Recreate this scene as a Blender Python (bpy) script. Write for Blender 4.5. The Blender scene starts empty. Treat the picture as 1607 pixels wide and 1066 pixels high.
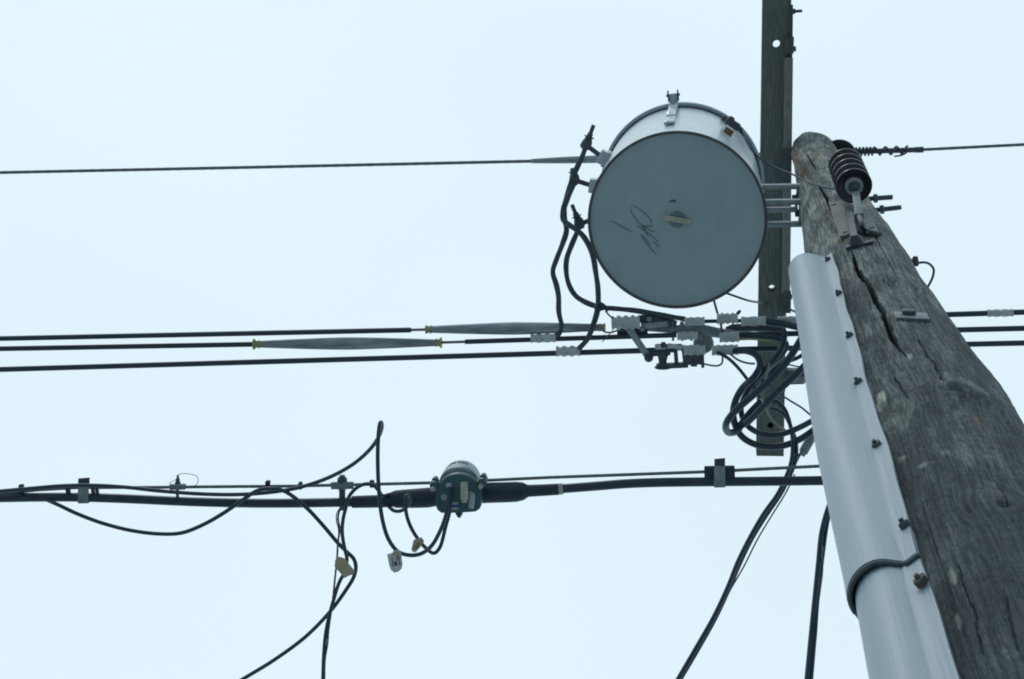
import bpy, math, random
import numpy as np
from mathutils import Vector

C = bpy.context.scene
# ------------------------------------------------------------------ camera, sky, sun, exposure
FPX, CX, CY, IW = 2800.0, 803.5, 533.0, 1607.0
CAMZ = 1.6
_z = np.array([1120 - CX, CY + 60, -FPX]); _z /= np.linalg.norm(_z)
_x = np.array([1.0, .028, 0.0]); _x[2] = -(_x[0]*_z[0] + _x[1]*_z[1]) / _z[2]; _x /= np.linalg.norm(_x)
RW = np.array([_x, np.cross(_z, _x), _z])          # world axes expressed in camera axes
cam = bpy.data.cameras.new('camera'); camo = bpy.data.objects.new('camera', cam)
C.collection.objects.link(camo); C.camera = camo
from mathutils import Matrix
camo.matrix_world = Matrix.Translation((0, 0, CAMZ)) @ Matrix([list(r) for r in RW]).to_4x4()
cam.sensor_width = 36.0; cam.lens = 36.0 * FPX / IW
cam.clip_start = .05; cam.clip_end = 3000

w = bpy.data.worlds.new('World'); C.world = w; w.use_nodes = True
nt = w.node_tree; bg = nt.nodes['Background']
sky = nt.nodes.new('ShaderNodeTexSky'); sky.sky_type = 'NISHITA'; sky.sun_disc = False
SUN_EL, SUN_AZ = math.radians(50), math.radians(205)
sky.sun_elevation = SUN_EL; sky.sun_rotation = SUN_AZ; sky.dust_density = 4; sky.air_density = 1
tc = nt.nodes.new('ShaderNodeTexCoord')
nz = nt.nodes.new('ShaderNodeTexNoise'); nz.inputs['Scale'].default_value = 2.2; nz.inputs['Detail'].default_value = 3
nt.links.new(tc.outputs['Generated'], nz.inputs['Vector'])
cr = nt.nodes.new('ShaderNodeValToRGB')
cr.color_ramp.elements[0].position = .35; cr.color_ramp.elements[0].color = (.955, .962, .968, 1)
cr.color_ramp.elements[1].position = .65; cr.color_ramp.elements[1].color = (1, 1, 1, 1)
nt.links.new(nz.outputs['Fac'], cr.inputs['Fac'])
cl = nt.nodes.new('ShaderNodeMix'); cl.data_type = 'RGBA'; cl.blend_type = 'MULTIPLY'; cl.inputs[0].default_value = 1
sx = nt.nodes.new('ShaderNodeSeparateXYZ'); nt.links.new(tc.outputs['Generated'], sx.inputs[0])
hr = nt.nodes.new('ShaderNodeValToRGB'); hr.color_ramp.interpolation = 'EASE'                # unseen low sky made bluer, added to cool the light on objects
hr.color_ramp.elements[0].position = 0; hr.color_ramp.elements[0].color = (.50, .80, 1.0, 1)
hr.color_ramp.elements[1].position = .82; hr.color_ramp.elements[1].color = (1, 1, 1, 1)
nt.links.new(sx.outputs['Z'], hr.inputs['Fac'])
hm = nt.nodes.new('ShaderNodeMix'); hm.data_type = 'RGBA'; hm.blend_type = 'MULTIPLY'; hm.inputs[0].default_value = 1
nt.links.new(cr.outputs['Color'], hm.inputs[6]); nt.links.new(hr.outputs['Color'], hm.inputs[7])
nt.links.new(hm.outputs[2], cl.inputs[6]); cl.inputs[7].default_value = (8.05, 9.6, 10.35, 1)   # bright even overcast cloud
mx = nt.nodes.new('ShaderNodeMix'); mx.data_type = 'RGBA'; mx.inputs[0].default_value = .95
nt.links.new(sky.outputs['Color'], mx.inputs[6]); nt.links.new(cl.outputs[2], mx.inputs[7])
nt.links.new(mx.outputs[2], bg.inputs['Color']); bg.inputs['Strength'].default_value = .1

sl = bpy.data.lights.new('sun', 'SUN'); sl.energy = .5; sl.angle = math.radians(18); sl.color = (1, .98, .95)
so = bpy.data.objects.new('sun', sl); C.collection.objects.link(so)
sdir = Vector((math.sin(SUN_AZ)*math.cos(SUN_EL), math.cos(SUN_AZ)*math.cos(SUN_EL), math.sin(SUN_EL)))
so.rotation_euler = sdir.to_track_quat('Z', 'Y').to_euler(); so.location = (0, 0, 30)
C.view_settings.view_transform = 'Standard'; C.view_settings.look = 'None'
C.view_settings.exposure = 0; C.view_settings.gamma = 1
C.render.engine = 'CYCLES'; C.render.filter_size = 1.9 if hasattr(C.render, 'filter_size') else 1.5
C.cycles.filter_width = 1.9; C.cycles.max_bounces = 5

# ------------------------------------------------------------------ placing: a sight line met with a height above the camera
def P(px, py, h):
    d = RW @ np.array([px - CX, CY - py, -FPX])
    q = d / d[2] * h
    return np.array([q[0], q[1], h + CAMZ])
def PXM(px, py, h):                                    # metres per photo pixel there
    return h / (RW @ np.array([px - CX, CY - py, -FPX]))[2]
def PL(pts, h=None):
    return [P(p[0], p[1], p[2] if len(p) > 2 else h) for p in pts]
def unit(v):
    v = np.asarray(v, float); n = np.linalg.norm(v); return v / n if n > 1e-12 else v
EX, EY, EZ = np.eye(3)

# ------------------------------------------------------------------ materials
def mat(name, c1, c2=None, rough=.6, metal=0.0, scale=8.0, bump=0.0, bscale=60.0, spec=.5, stretch=(1, 1, 1), sharp=(.35, .65), detail=6):
    m = bpy.data.materials.new(name); m.use_nodes = True
    n = m.node_tree; b = n.nodes['Principled BSDF']
    b.inputs['Roughness'].default_value = rough; b.inputs['Metallic'].default_value = metal
    b.inputs['Specular IOR Level'].default_value = spec
    c2 = c2 or tuple(x*.75 for x in c1)
    t = n.nodes.new('ShaderNodeTexCoord'); mp = n.nodes.new('ShaderNodeMapping'); mp.inputs['Scale'].default_value = stretch
    n.links.new(t.outputs['Object'], mp.inputs['Vector'])
    z = n.nodes.new('ShaderNodeTexNoise'); z.inputs['Scale'].default_value = scale; z.inputs['Detail'].default_value = detail
    z.inputs['Roughness'].default_value = .65
    n.links.new(mp.outputs[0], z.inputs['Vector'])
    r = n.nodes.new('ShaderNodeValToRGB')
    r.color_ramp.elements[0].position = sharp[0]; r.color_ramp.elements[0].color = (*c1, 1)
    r.color_ramp.elements[1].position = sharp[1]; r.color_ramp.elements[1].color = (*c2, 1)
    n.links.new(z.outputs['Fac'], r.inputs['Fac']); n.links.new(r.outputs['Color'], b.inputs['Base Color'])
    if bump:
        z2 = n.nodes.new('ShaderNodeTexNoise'); z2.inputs['Scale'].default_value = bscale; z2.inputs['Detail'].default_value = 5
        n.links.new(mp.outputs[0], z2.inputs['Vector'])
        bp = n.nodes.new('ShaderNodeBump'); bp.inputs['Strength'].default_value = bump; bp.inputs['Distance'].default_value = .004
        n.links.new(z2.outputs['Fac'], bp.inputs['Height']); n.links.new(bp.outputs[0], b.inputs['Normal'])
    return m
M = dict(
    black=mat('black_jacket', (.040, .056, .075), (.028, .040, .056), .40, scale=14, bump=.06, bscale=60, spec=.5),
    rubber=mat('black_rubber_tape', (.036, .047, .066), (.024, .032, .046), .65, scale=30, bump=.6, bscale=70),
    lead=mat('weathered_lead', (.085, .095, .105), (.045, .052, .062), .65, scale=40, bump=.6, bscale=90),
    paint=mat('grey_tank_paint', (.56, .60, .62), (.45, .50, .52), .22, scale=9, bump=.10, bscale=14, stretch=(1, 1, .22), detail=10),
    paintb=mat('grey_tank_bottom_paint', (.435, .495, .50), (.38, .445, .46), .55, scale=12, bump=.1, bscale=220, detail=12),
    rim=mat('rusty_rim', (.07, .07, .07), (.15, .11, .085), .75, scale=30, bump=.4),
    rust=mat('rusty_brass', (.34, .17, .07), (.12, .09, .07), .75, scale=60, bump=.5),
    galv=mat('galvanised_steel', (.42, .44, .44), (.27, .29, .30), .5, .35, scale=45, bump=.3),
    steel=mat('dark_weathered_steel', (.12, .13, .135), (.065, .072, .08), .6, .3, scale=50, bump=.4),
    alum=mat('weathered_aluminium', (.36, .38, .38), (.22, .235, .24), .55, .4, scale=35, bump=.3),
    strand=mat('steel_strand', (.22, .235, .24), (.13, .14, .145), .6, .3, scale=60),
    gripm=mat('mottled_grey_sleeve', (.44, .44, .43), (.20, .21, .21), .55, .1, scale=48, bump=.7, stretch=(.22, 1, 1), bscale=110, detail=9),
    plastic=mat('grey_white_plastic', (.76, .75, .70), (.48, .48, .45), .45, scale=45, bump=.4),
    yellow=mat('yellow_plastic', (.46, .38, .17), (.33, .28, .14), .6, scale=50),
    guard=mat('grey_guard_plastic', (.345, .385, .41), (.30, .345, .37), .42, scale=30, stretch=(1, 1, .012), bump=.22, bscale=330, detail=3),
    porc=mat('brown_black_porcelain', (.028, .022, .030), (.020, .017, .025), .22, scale=20, spec=.6),
    porcg=mat('pale_cement_collar', (.42, .42, .38), (.28, .28, .25), .7, scale=40, bump=.3),
    green=mat('dark_green_housing', (.048, .125, .13), (.035, .095, .10), .4, scale=25, bump=.25),
    dome=mat('grey_dome_plastic', (.46, .48, .48), (.34, .37, .38), .5, scale=20),
    cream=mat('cream_plastic', (.60, .53, .41), (.42, .36, .28), .6, scale=60),
    tag=mat('tan_tag', (.56, .43, .29), (.44, .34, .23), .7, scale=40),
    label=mat('clear_label', (.80, .74, .68), (.55, .53, .50), .35, scale=50),
    blue=mat('blue_stripe', (.02, .09, .35), (.02, .07, .25), .5),
    ink=mat('black_ink', (.035, .04, .05), (.10, .11, .12), .8, scale=70),
    batten=mat('brown_batten', (.30, .28, .235), (.17, .165, .15), .85, scale=30, stretch=(8, 1, 1), bump=.4),
    armwood=mat('weathered_arm_wood', (.22, .225, .20), (.09, .098, .092), .9, scale=16, stretch=(9, .7, 9), bump=.9, bscale=30, sharp=(.3, .7), detail=10),
    tan=mat('tan_jacket', (.36, .32, .22), (.26, .23, .16), .6, scale=40),
    ground=mat('pale_gravel', (.25, .30, .32), (.19, .235, .255), .95, scale=3, bump=.5, bscale=40),
)

# ------------------------------------------------------------------ mesh collector and scene tree
def frame(d, hint=None):
    d = unit(d)
    hint = EZ if hint is None else np.asarray(hint, float)
    if abs(np.dot(unit(hint), d)) > .97: hint = EX
    u = unit(hint - d*np.dot(hint, d)); v = np.cross(d, u)
    return u, v, d
class G:
    def __init__(s): s.V = []; s.F = []; s.soft = False
    def add(s, V, F):
        k = len(s.V); s.V += [tuple(float(c) for c in v) for v in V]; s.F += [tuple(i + k for i in f) for f in F]; return s
    def ringloft(s, rings, closed=True, caps=True):
        n = len(rings[0]); V = [v for r in rings for v in r]; F = []
        for i in range(len(rings) - 1):
            for j in range(n if closed else n - 1):
                a = i*n + j; b = i*n + (j + 1) % n
                F.append((a, b, b + n, a + n))
        if caps: F.append(tuple(range(n))[::-1]); F.append(tuple(range((len(rings)-1)*n, len(rings)*n)))
        return s.add(V, F)
    def tube(s, pts, r, n=10, smooth=True, step=.02, lobes=0, pitch=.06, wob=0):
        s.soft = True
        pts = [np.asarray(p, float) for p in pts]
        if smooth and len(pts) > 2: pts, rr = spline(pts, r, step)
        else: rr = [r]*len(pts) if np.isscalar(r) else list(r)
        if lobes:                                       # a laid strand: resample so the twist shows
            q = [pts[0]]; q2 = [rr[0]]; st = pitch/8
            for a, b, ra, rb in zip(pts[:-1], pts[1:], rr[:-1], rr[1:]):
                m = max(1, int(np.linalg.norm(b - a)/st))
                for k in range(1, m + 1): q.append(a + (b - a)*k/m); q2.append(ra + (rb - ra)*k/m)
            pts, rr = q, q2
        T = [unit(pts[min(i + 1, len(pts)-1)] - pts[max(i - 1, 0)]) for i in range(len(pts))]
        u = frame(T[0])[0]; rings = []; L = 0; ph = random.random()*9
        for i, p in enumerate(pts):
            t = T[i]; u = unit(u - t*np.dot(u, t)); v = np.cross(t, u)
            if i: L += np.linalg.norm(p - pts[i-1])
            ring = []
            for k in range(n):
                a = 2*math.pi*k/n; q = rr[i]
                if lobes: q *= 1 + .06*math.cos(lobes*(a - 2*math.pi*L/pitch))
                if wob: q *= 1 + wob*math.sin(L*55 + ph + 2*a) * math.sin(L*23 + ph)
                ring.append(p + q*(math.cos(a)*u + math.sin(a)*v))
            rings.append(ring)
        return s.ringloft(rings)
    def lathe(s, p, d, prof, n=32, caps=True):
        p = np.asarray(p, float); u, v, d = frame(d); rings = []
        for t, r in prof:
            rings.append([p + d*t + r*(math.cos(2*math.pi*k/n)*u + math.sin(2*math.pi*k/n)*v) for k in range(n)])
        return s.ringloft(rings, caps=caps)
    def prism(s, poly, vec):
        poly = [np.asarray(q, float) for q in poly]; vec = np.asarray(vec, float); n = len(poly)
        V = poly + [q + vec for q in poly]
        F = [tuple(range(n)), tuple(range(2*n - 1, n - 1, -1))] + [(i, i + n, (i+1) % n + n, (i+1) % n) for i in range(n)]
        return s.add(V, F)
    def box(s, c, u, v, w_, a, b, h, bev=.12):
        """chamfered box, half sizes a b h along u v w_"""
        c = np.asarray(c, float); e = bev*min(a, b, h)
        def rg(x, y, z):
            return [c + u*px*(x) + v*py*(y) + w_*z for px, py in ((1, 1), (-1, 1), (-1, -1), (1, -1))]
        def oct_(x, y, z, k):
            L = [(x, y-k), (x-k, y), (-x+k, y), (-x, y-k), (-x, -y+k), (-x+k, -y), (x-k, -y), (x, -y+k)]
            return [c + u*q[0] + v*q[1] + w_*z for q in L]
        return s.ringloft([oct_(a-e, b-e, -h, e), oct_(a, b, -h+e, e), oct_(a, b, h-e, e), oct_(a-e, b-e, h, e)])
    def hexbolt(s, p, d, r, t, shank=0, washer=0):
        u, v, d = frame(d); p = np.asarray(p, float)
        if washer: s.lathe(p, d, [(0, r*1.55), (washer, r*1.55)], 20); p = p + d*washer
        def hx(z, rr): return [p + d*z + rr*(math.cos(math.pi*k/3)*u + math.sin(math.pi*k/3)*v) for k in range(6)]
        s.ringloft([hx(0, r), hx(t*.85, r), hx(t, r*.85)])
        if shank: s.lathe(p, d, [(0, r*.5), (t + shank, r*.5), (t + shank + r*.1, r*.4)], 12)
        return s
def spline(pts, r, step):
    n = len(pts); rr = [r]*n if np.isscalar(r) else list(r)
    o = []; orr = []
    for i in range(n - 1):
        p0, p1, p2, p3 = pts[max(i-1, 0)], pts[i], pts[i+1], pts[min(i+2, n-1)]
        if i == 0: p0 = 2*p1 - p2
        if i == n-2: p3 = 2*p2 - p1
        # centripetal knots keep tight loops free of kinks
        t0 = 0; t1 = t0 + max(np.linalg.norm(p1-p0)**.5, 1e-4); t2 = t1 + max(np.linalg.norm(p2-p1)**.5, 1e-4); t3 = t2 + max(np.linalg.norm(p3-p2)**.5, 1e-4)
        m = int(min(60, max(4, np.linalg.norm(p2 - p1)/step)))
        for k in range(m):
            t = t1 + (t2 - t1)*k/m
            A1 = (t1-t)/(t1-t0)*p0 + (t-t0)/(t1-t0)*p1; A2 = (t2-t)/(t2-t1)*p1 + (t-t1)/(t2-t1)*p2; A3 = (t3-t)/(t3-t2)*p2 + (t-t2)/(t3-t2)*p3
            B1 = (t2-t)/(t2-t0)*A1 + (t-t0)/(t2-t0)*A2; B2 = (t3-t)/(t3-t1)*A2 + (t-t1)/(t3-t1)*A3
            o.append((t2-t)/(t2-t1)*B1 + (t-t1)/(t2-t1)*B2); orr.append(rr[i] + (rr[i+1]-rr[i])*k/m)
    o.append(pts[-1]); orr.append(rr[-1])
    return o, orr

ORG = {}
def thing(name, label, cat, loc, group=None):
    o = bpy.data.objects.new(name, None); C.collection.objects.link(o); o.empty_display_size = .1
    o.location = [float(c) for c in loc]; o['label'] = label; o['category'] = cat
    if group: o['group'] = group
    ORG[o.name] = np.array([float(c) for c in loc]); return o
def build(name, g, m, parent=None, smooth=True, label=None, loc=None):
    if isinstance(g, G): V, F = np.array(g.V, float), g.F
    else: V, F = g
    org = ORG[parent.name] if parent is not None else (np.asarray(loc, float) if loc is not None else V[0].copy())
    me = bpy.data.meshes.new(name); me.from_pydata((V - org).tolist(), [], F); me.update()
    me.materials.append(m)
    if smooth:
        me.polygons.foreach_set('use_smooth', [True]*len(me.polygons))
        me.set_sharp_from_angle(angle=math.radians(75 if isinstance(g, G) and g.soft else 38))
    o = bpy.data.objects.new(name, me); C.collection.objects.link(o)
    if parent is not None: o.parent = parent; ORG[o.name] = org
    else: o.location = org; ORG[o.name] = org
    if label: o['label'] = label
    return o
def solo(name, g, m, label, cat, group=None, **k):
    o = build(name, g, m, **k); o['label'] = label; o['category'] = cat
    if group: o['group'] = group
    return o

# ------------------------------------------------------------------ ground
g = G(); S_ = 400.0
g.add([(-S_, -S_, 0), (S_, -S_, 0), (S_, S_, 0), (-S_, S_, 0)], [(0, 1, 2, 3)])
o = build('ground', g, M['ground'], loc=(0, 0, 0)); o['kind'] = 'structure'

# ------------------------------------------------------------------ the pole
def pax(h): return np.array([.3516 + .0119*(h-7), .7129 - .0075*(h-7)])
def prad(h): return .0706 + .0167*(7-np.maximum(h, 2.6)) + .003*np.maximum(0, 2.6-h) + .004*np.exp(-((h-6.65)/.25)**2)
def hit(px, py, off=0.0):
    """where a sight line first meets the pole: point, outward normal, height"""
    h = 1.0
    while h < 6.82:
        q = P(px, py, h); c = pax(h); d = q[:2] - c
        if np.hypot(*d) < prad(h) + off: return q, np.array([*unit(d), 0.0]), h
        h += .004
    raise ValueError((px, py))
def azof(px, py):
    q, n, h = hit(px, py); return math.atan2(n[1], n[0]), h

rs = np.random.RandomState(7)
_perm = rs.rand(64, 512, 2)
def vnoise(u, v, seed=0):
    """smooth value noise on a 2D lattice"""
    t = _perm[:, :, seed % 2]; iu = np.floor(u).astype(int); iv = np.floor(v).astype(int)
    fu = u - iu; fv = v - iv; fu = fu*fu*(3-2*fu); fv = fv*fv*(3-2*fv)
    s = seed*17
    def L(a, b): return t[(a*7 + b*13 + s) % 64, (a*31 + b*57 + s*3) % 512]
    return ((L(iu, iv)*(1-fu) + L(iu+1, iv)*fu)*(1-fv) + (L(iu, iv+1)*(1-fu) + L(iu+1, iv+1)*fu)*fv)*2 - 1
AZ0 = math.radians(-116)
az = np.concatenate([np.radians(np.arange(-216, -16, .55)), np.radians(np.arange(-16, 144, 5.0))])
hs = np.concatenate([np.arange(-1.62, 1.3, .06), np.arange(1.3, 6.745, .0085)])
AZ, H = np.meshgrid(az, hs)
Rr = prad(H)
U = (AZ - AZ0)*.14; Vv = H
KN = [(1500, 617, .05, .007), (1385, 637, .055, .008), (1405, 646, .03, .004), (1268, 262, .05, .004), (1430, 450, .05, .003), (1335, 690, .03, .003), (1575, 790, .04, .004), (1380, 445, .04, .002)]
Uw, Vw = U.copy(), Vv.copy(); D = np.zeros_like(U); RG = np.zeros_like(U)
for (kx, ky, sz, am) in KN:
    a0, h0 = azof(kx, ky); u0 = (a0 - AZ0)*.14
    du, dv = U - u0, Vv - h0; d2 = (du**2 + (dv*.75)**2)/sz**2; e = np.exp(-d2)
    Uw -= du*.45*e; Vw += .2*sz*e*np.sin(du/sz*2.2)
    D += am*np.exp(-d2*1.2) - 2.2*am*np.exp(-d2*22)
    rr_ = np.sqrt(du**2 + (dv*.7)**2) + .006*vnoise(U*38, Vv*16, 15); rg = np.sin(rr_*2*math.pi/.011 + kx); D += .0018*rg*np.exp(-d2*.55)*np.clip(.6 + vnoise(U*30, Vv*11, 16), 0, 1)
    RG[:] = np.maximum(RG, np.clip(-rg - .35, 0, 1)*np.exp(-d2*.7)*1.1); RG[:] = np.maximum(RG, np.exp(-d2*45)*(sz < .052))
D += .0035*vnoise(U*9 + 5, Vv*1.6, 1) + .003*vnoise(U*26, Vv*4, 2)
D -= .009*np.clip((math.radians(-165) - AZ)/math.radians(25), 0, 1)*np.clip((2.3 - H)/.4, 0, 1)*(AZ > math.radians(-217))*np.clip((AZ + math.radians(217))/.2, 0, 1)
D = np.where(AZ < math.radians(-119), np.minimum(D*np.clip((H-3.9)/.3, 0, 1), D), D)      # the guard sits on a flat-worn side
rid = vnoise(Uw*110, Vw*2.6, 3)
HF = np.clip((H-1.8)/2.6, .2, 1); D += HF*(.0012*rid + .0009*vnoise(Uw*240, Vw*6, 4)) + .0009*(1-HF)*vnoise(U*170, Vv*60, 14)
D -= .0035*HF*np.clip(vnoise(Uw*75 + 31, Vw*3.2 + 9, 5) - .45, 0, 1)      # short drying checks
wr = vnoise(Uw*7 + Vw*22, Vw*13 - Uw*12, 6)                             # cross wrinkles near the knots
D += .0012*wr*.6*np.clip(vnoise(U*6, Vv*1.2, 8) + .2, 0, 1)
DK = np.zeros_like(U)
def crack(pts, wd, dp):
    """a split along the grain, cut into the surface"""
    global D
    L = [azof(x, y) for x, y in pts]; L = [((a - AZ0), h) for a, h in L]
    hh = np.array([q[1] for q in L]); aa = np.array([q[0] for q in L]); o_ = np.argsort(hh); hh, aa = hh[o_], aa[o_]
    ac = np.interp(H, hh, aa)
    t = np.clip((H - hh[0])/(hh[-1]-hh[0]), 0, 1)
    tap = np.clip(np.minimum(t, 1-t)*7, 0, 1)*((H > hh[0]) & (H < hh[-1]))
    wdd = wd*tap*(1 + .25*vnoise(H*30, H*0+3, 9)) + 1e-6
    jit = .0015*vnoise(H*45, H*0, 10)
    x = np.abs((AZ - AZ0 - ac)*Rr + jit)/wdd
    q_ = tap*np.clip(1.9 - x**2, 0, 1); D -= dp*q_; DK[:] = np.maximum(DK, np.clip(q_*1.2, 0, 1)*(1 if dp > .01 else .35))  # split interior also darkened in colour, shade painted into the cut
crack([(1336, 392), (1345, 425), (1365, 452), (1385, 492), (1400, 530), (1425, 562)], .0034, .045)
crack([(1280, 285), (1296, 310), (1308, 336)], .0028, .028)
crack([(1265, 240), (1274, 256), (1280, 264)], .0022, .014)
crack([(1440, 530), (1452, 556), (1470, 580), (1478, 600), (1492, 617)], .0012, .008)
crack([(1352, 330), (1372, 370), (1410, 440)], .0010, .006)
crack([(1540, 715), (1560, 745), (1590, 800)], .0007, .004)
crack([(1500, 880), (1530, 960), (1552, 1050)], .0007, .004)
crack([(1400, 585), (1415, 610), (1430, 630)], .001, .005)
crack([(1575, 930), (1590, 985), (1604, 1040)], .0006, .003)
Rf = Rr + D
AXX = .3516 + .0119*(H-7); AXY = .7129 - .0075*(H-7)
X = AXX + Rf*np.cos(AZ); Y = AXY + Rf*np.sin(AZ); Z = H + CAMZ
rows, cols = X.shape
Vp = np.stack([X, Y, Z], -1).reshape(-1, 3)
idx = np.arange(rows*cols).reshape(rows, cols)
Fq = np.stack([idx[:-1], np.roll(idx[:-1], -1, 1), np.roll(idx[1:], -1, 1), idx[1:]], -1).reshape(-1, 4)
# rounded weathered top
cap = []; last = idx[-1]; nv = len(Vp); capV = []; capF = []
for k, (dz, sc) in enumerate([(.02, .97), (.036, .88), (.05, .7), (.06, .42), (.064, .12)]):
    a_ = az; rr = Rf[-1]*sc + .002*vnoise(az*3 + k, az*0 + k, 11)
    zz = hs[-1] + dz + .006*np.cos(a_ + 2.2)*sc + CAMZ
    capV.append(np.stack([pax(hs[-1])[0] + rr*np.cos(a_), pax(hs[-1])[1] + rr*np.sin(a_), zz], -1))
    ring = nv + k*cols + np.arange(cols)
    capF.append(np.stack([last, np.roll(last, -1), np.roll(ring, -1), ring], -1)); last = ring
Vall = np.concatenate([Vp] + capV); Fall = np.concatenate([Fq] + capF).tolist() + [tuple(int(i) for i in last)]

wood = bpy.data.materials.new('weathered_pole_wood'); wood.use_nodes = True
n = wood.node_tree; b = n.nodes['Principled BSDF']; b.inputs['Roughness'].default_value = .88; b.inputs['Specular IOR Level'].default_value = .25
def node(n, t, **k):
    q = n.nodes.new(t)
    for a_, v_ in k.items(): setattr(q, a_, v_)
    return q
uvn = node(n, 'ShaderNodeUVMap', uv_map='grain'); 
def tex(sx, sy, sc, det, rough=.6):
    mp = node(n, 'ShaderNodeMapping'); mp.inputs['Scale'].default_value = (sx, sy, 1); n.links.new(uvn.outputs[0], mp.inputs[0])
    z = node(n, 'ShaderNodeTexNoise'); z.inputs['Scale'].default_value = sc; z.inputs['Detail'].default_value = det; z.inputs['Roughness'].default_value = rough
    n.links.new(mp.outputs[0], z.inputs['Vector']); return z.outputs['Fac']
def ramp(fac, stops):
    r = node(n, 'ShaderNodeValToRGB'); e = r.color_ramp.elements
    while len(e) < len(stops): e.new(.5)
    for q, (p_, c_) in zip(e, stops): q.position = p_; q.color = (*c_, 1) if len(c_) == 3 else c_
    n.links.new(fac, r.inputs['Fac']); return r.outputs['Color']
def mixc(f, a, b_, mode='MIX'):
    m_ = node(n, 'ShaderNodeMix', data_type='RGBA', blend_type=mode)
    if isinstance(f, float): m_.inputs[0].default_value = f
    else: n.links.new(f, m_.inputs[0])
    for s_, v_ in ((6, a), (7, b_)):
        if isinstance(v_, tuple): m_.inputs[s_].default_value = (*v_, 1)
        else: n.links.new(v_, m_.inputs[s_])
    return m_.outputs[2]
fib = tex(120, 2.2, 1.6, 9, .72); blot = tex(9, 2.0, 1.3, 8, .7); spk = tex(60, 22, 2.6, 9, .8); fine = tex(260, 9, 1.2, 5)
wrk = tex(26, 12, 2.2, 9, .75)
sepv = node(n, 'ShaderNodeSeparateXYZ'); n.links.new(uvn.outputs[0], sepv.inputs[0])
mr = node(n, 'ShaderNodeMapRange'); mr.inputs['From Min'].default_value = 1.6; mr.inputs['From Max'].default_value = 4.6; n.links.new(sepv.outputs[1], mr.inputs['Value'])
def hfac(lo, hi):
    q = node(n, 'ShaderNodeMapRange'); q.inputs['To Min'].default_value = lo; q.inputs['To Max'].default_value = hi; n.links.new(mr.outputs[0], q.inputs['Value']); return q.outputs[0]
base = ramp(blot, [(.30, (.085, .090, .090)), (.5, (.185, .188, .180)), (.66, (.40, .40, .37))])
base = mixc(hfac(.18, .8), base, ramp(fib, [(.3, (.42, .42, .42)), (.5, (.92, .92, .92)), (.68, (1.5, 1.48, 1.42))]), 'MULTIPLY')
base = mixc(.55, base, ramp(wrk, [(.35, (.6, .6, .6)), (.6, (1.25, 1.25, 1.22))]), 'MULTIPLY')
chk = tex(120, 3.6, 1.0, 5, .6); chk2 = tex(60, 2.0, 1.3, 6, .6)
base = mixc(hfac(.15, .75), base, ramp(chk, [(.47, (1, 1, 1)), (.49, (.45, .45, .47)), (.50, (.42, .42, .44)), (.515, (1.04, 1.04, 1.03))]), 'MULTIPLY')
base = mixc(hfac(.2, .45), base, ramp(chk2, [(.485, (1, 1, 1)), (.498, (.45, .45, .47)), (.51, (1, 1, 1)), (.72, (1.4, 1.4, 1.36))]), 'MULTIPLY')
base = mixc(hfac(.95, .6), base, ramp(spk, [(.36, (.55, .55, .55)), (.56, (1.05, 1.05, 1.05)), (.66, (1.7, 1.7, 1.65))]), 'MULTIPLY')
base = mixc(1.0, base, ramp(mr.outputs[0], [(0, (.56, .60, .64)), (.35, (.80, .83, .86)), (.7, (1.1, 1.1, 1.08)), (1, (1.42, 1.38, 1.30))]), 'MULTIPLY')   # darker and bluer towards the butt, lighter towards the top
att = node(n, 'ShaderNodeVertexColor', layer_name='wear_shade'); sep = node(n, 'ShaderNodeSeparateColor'); n.links.new(att.outputs[0], sep.inputs[0])
pit = tex(70, 24, 3.2, 3, .5); base = mixc(ramp(pit, [(.665, (0, 0, 0)), (.71, (.6, .6, .6))]), base, (.42, .42, .40)); base = mixc(ramp(pit, [(.30, (.7, .7, .7)), (.345, (0, 0, 0))]), base, (.05, .055, .06))
base = mixc(sep.outputs[0], base, ramp(fib, [(.3, (.48, .42, .32)), (.7, (.80, .75, .64))]))
base = mixc(sep.outputs[1], base, ramp(fib, [(.3, (.10, .055, .03)), (.7, (.36, .19, .09))]))
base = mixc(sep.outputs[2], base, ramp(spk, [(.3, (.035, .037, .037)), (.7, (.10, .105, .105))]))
base = mixc(1.0, base, (.98, 1.0, 1.0), 'MULTIPLY')
n.links.new(base, b.inputs['Base Color'])
add1 = node(n, 'ShaderNodeMath', operation='ADD'); n.links.new(fib, add1.inputs[0]); n.links.new(fine, add1.inputs[1])
add2 = node(n, 'ShaderNodeMath', operation='ADD'); n.links.new(add1.outputs[0], add2.inputs[0]); n.links.new(spk, add2.inputs[1])
add3 = node(n, 'ShaderNodeMath', operation='ADD'); cw = ramp(chk, [(.455, (1, 1, 1)), (.49, (0, 0, 0)), (.53, (1, 1, 1))]); n.links.new(add2.outputs[0], add3.inputs[0]); n.links.new(cw, add3.inputs[1])
bp = node(n, 'ShaderNodeBump'); bp.inputs['Strength'].default_value = .9; bp.inputs['Distance'].default_value = .0035
n.links.new(add3.outputs[0], bp.inputs['Height']); n.links.new(bp.outputs[0], b.inputs['Normal'])

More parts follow.
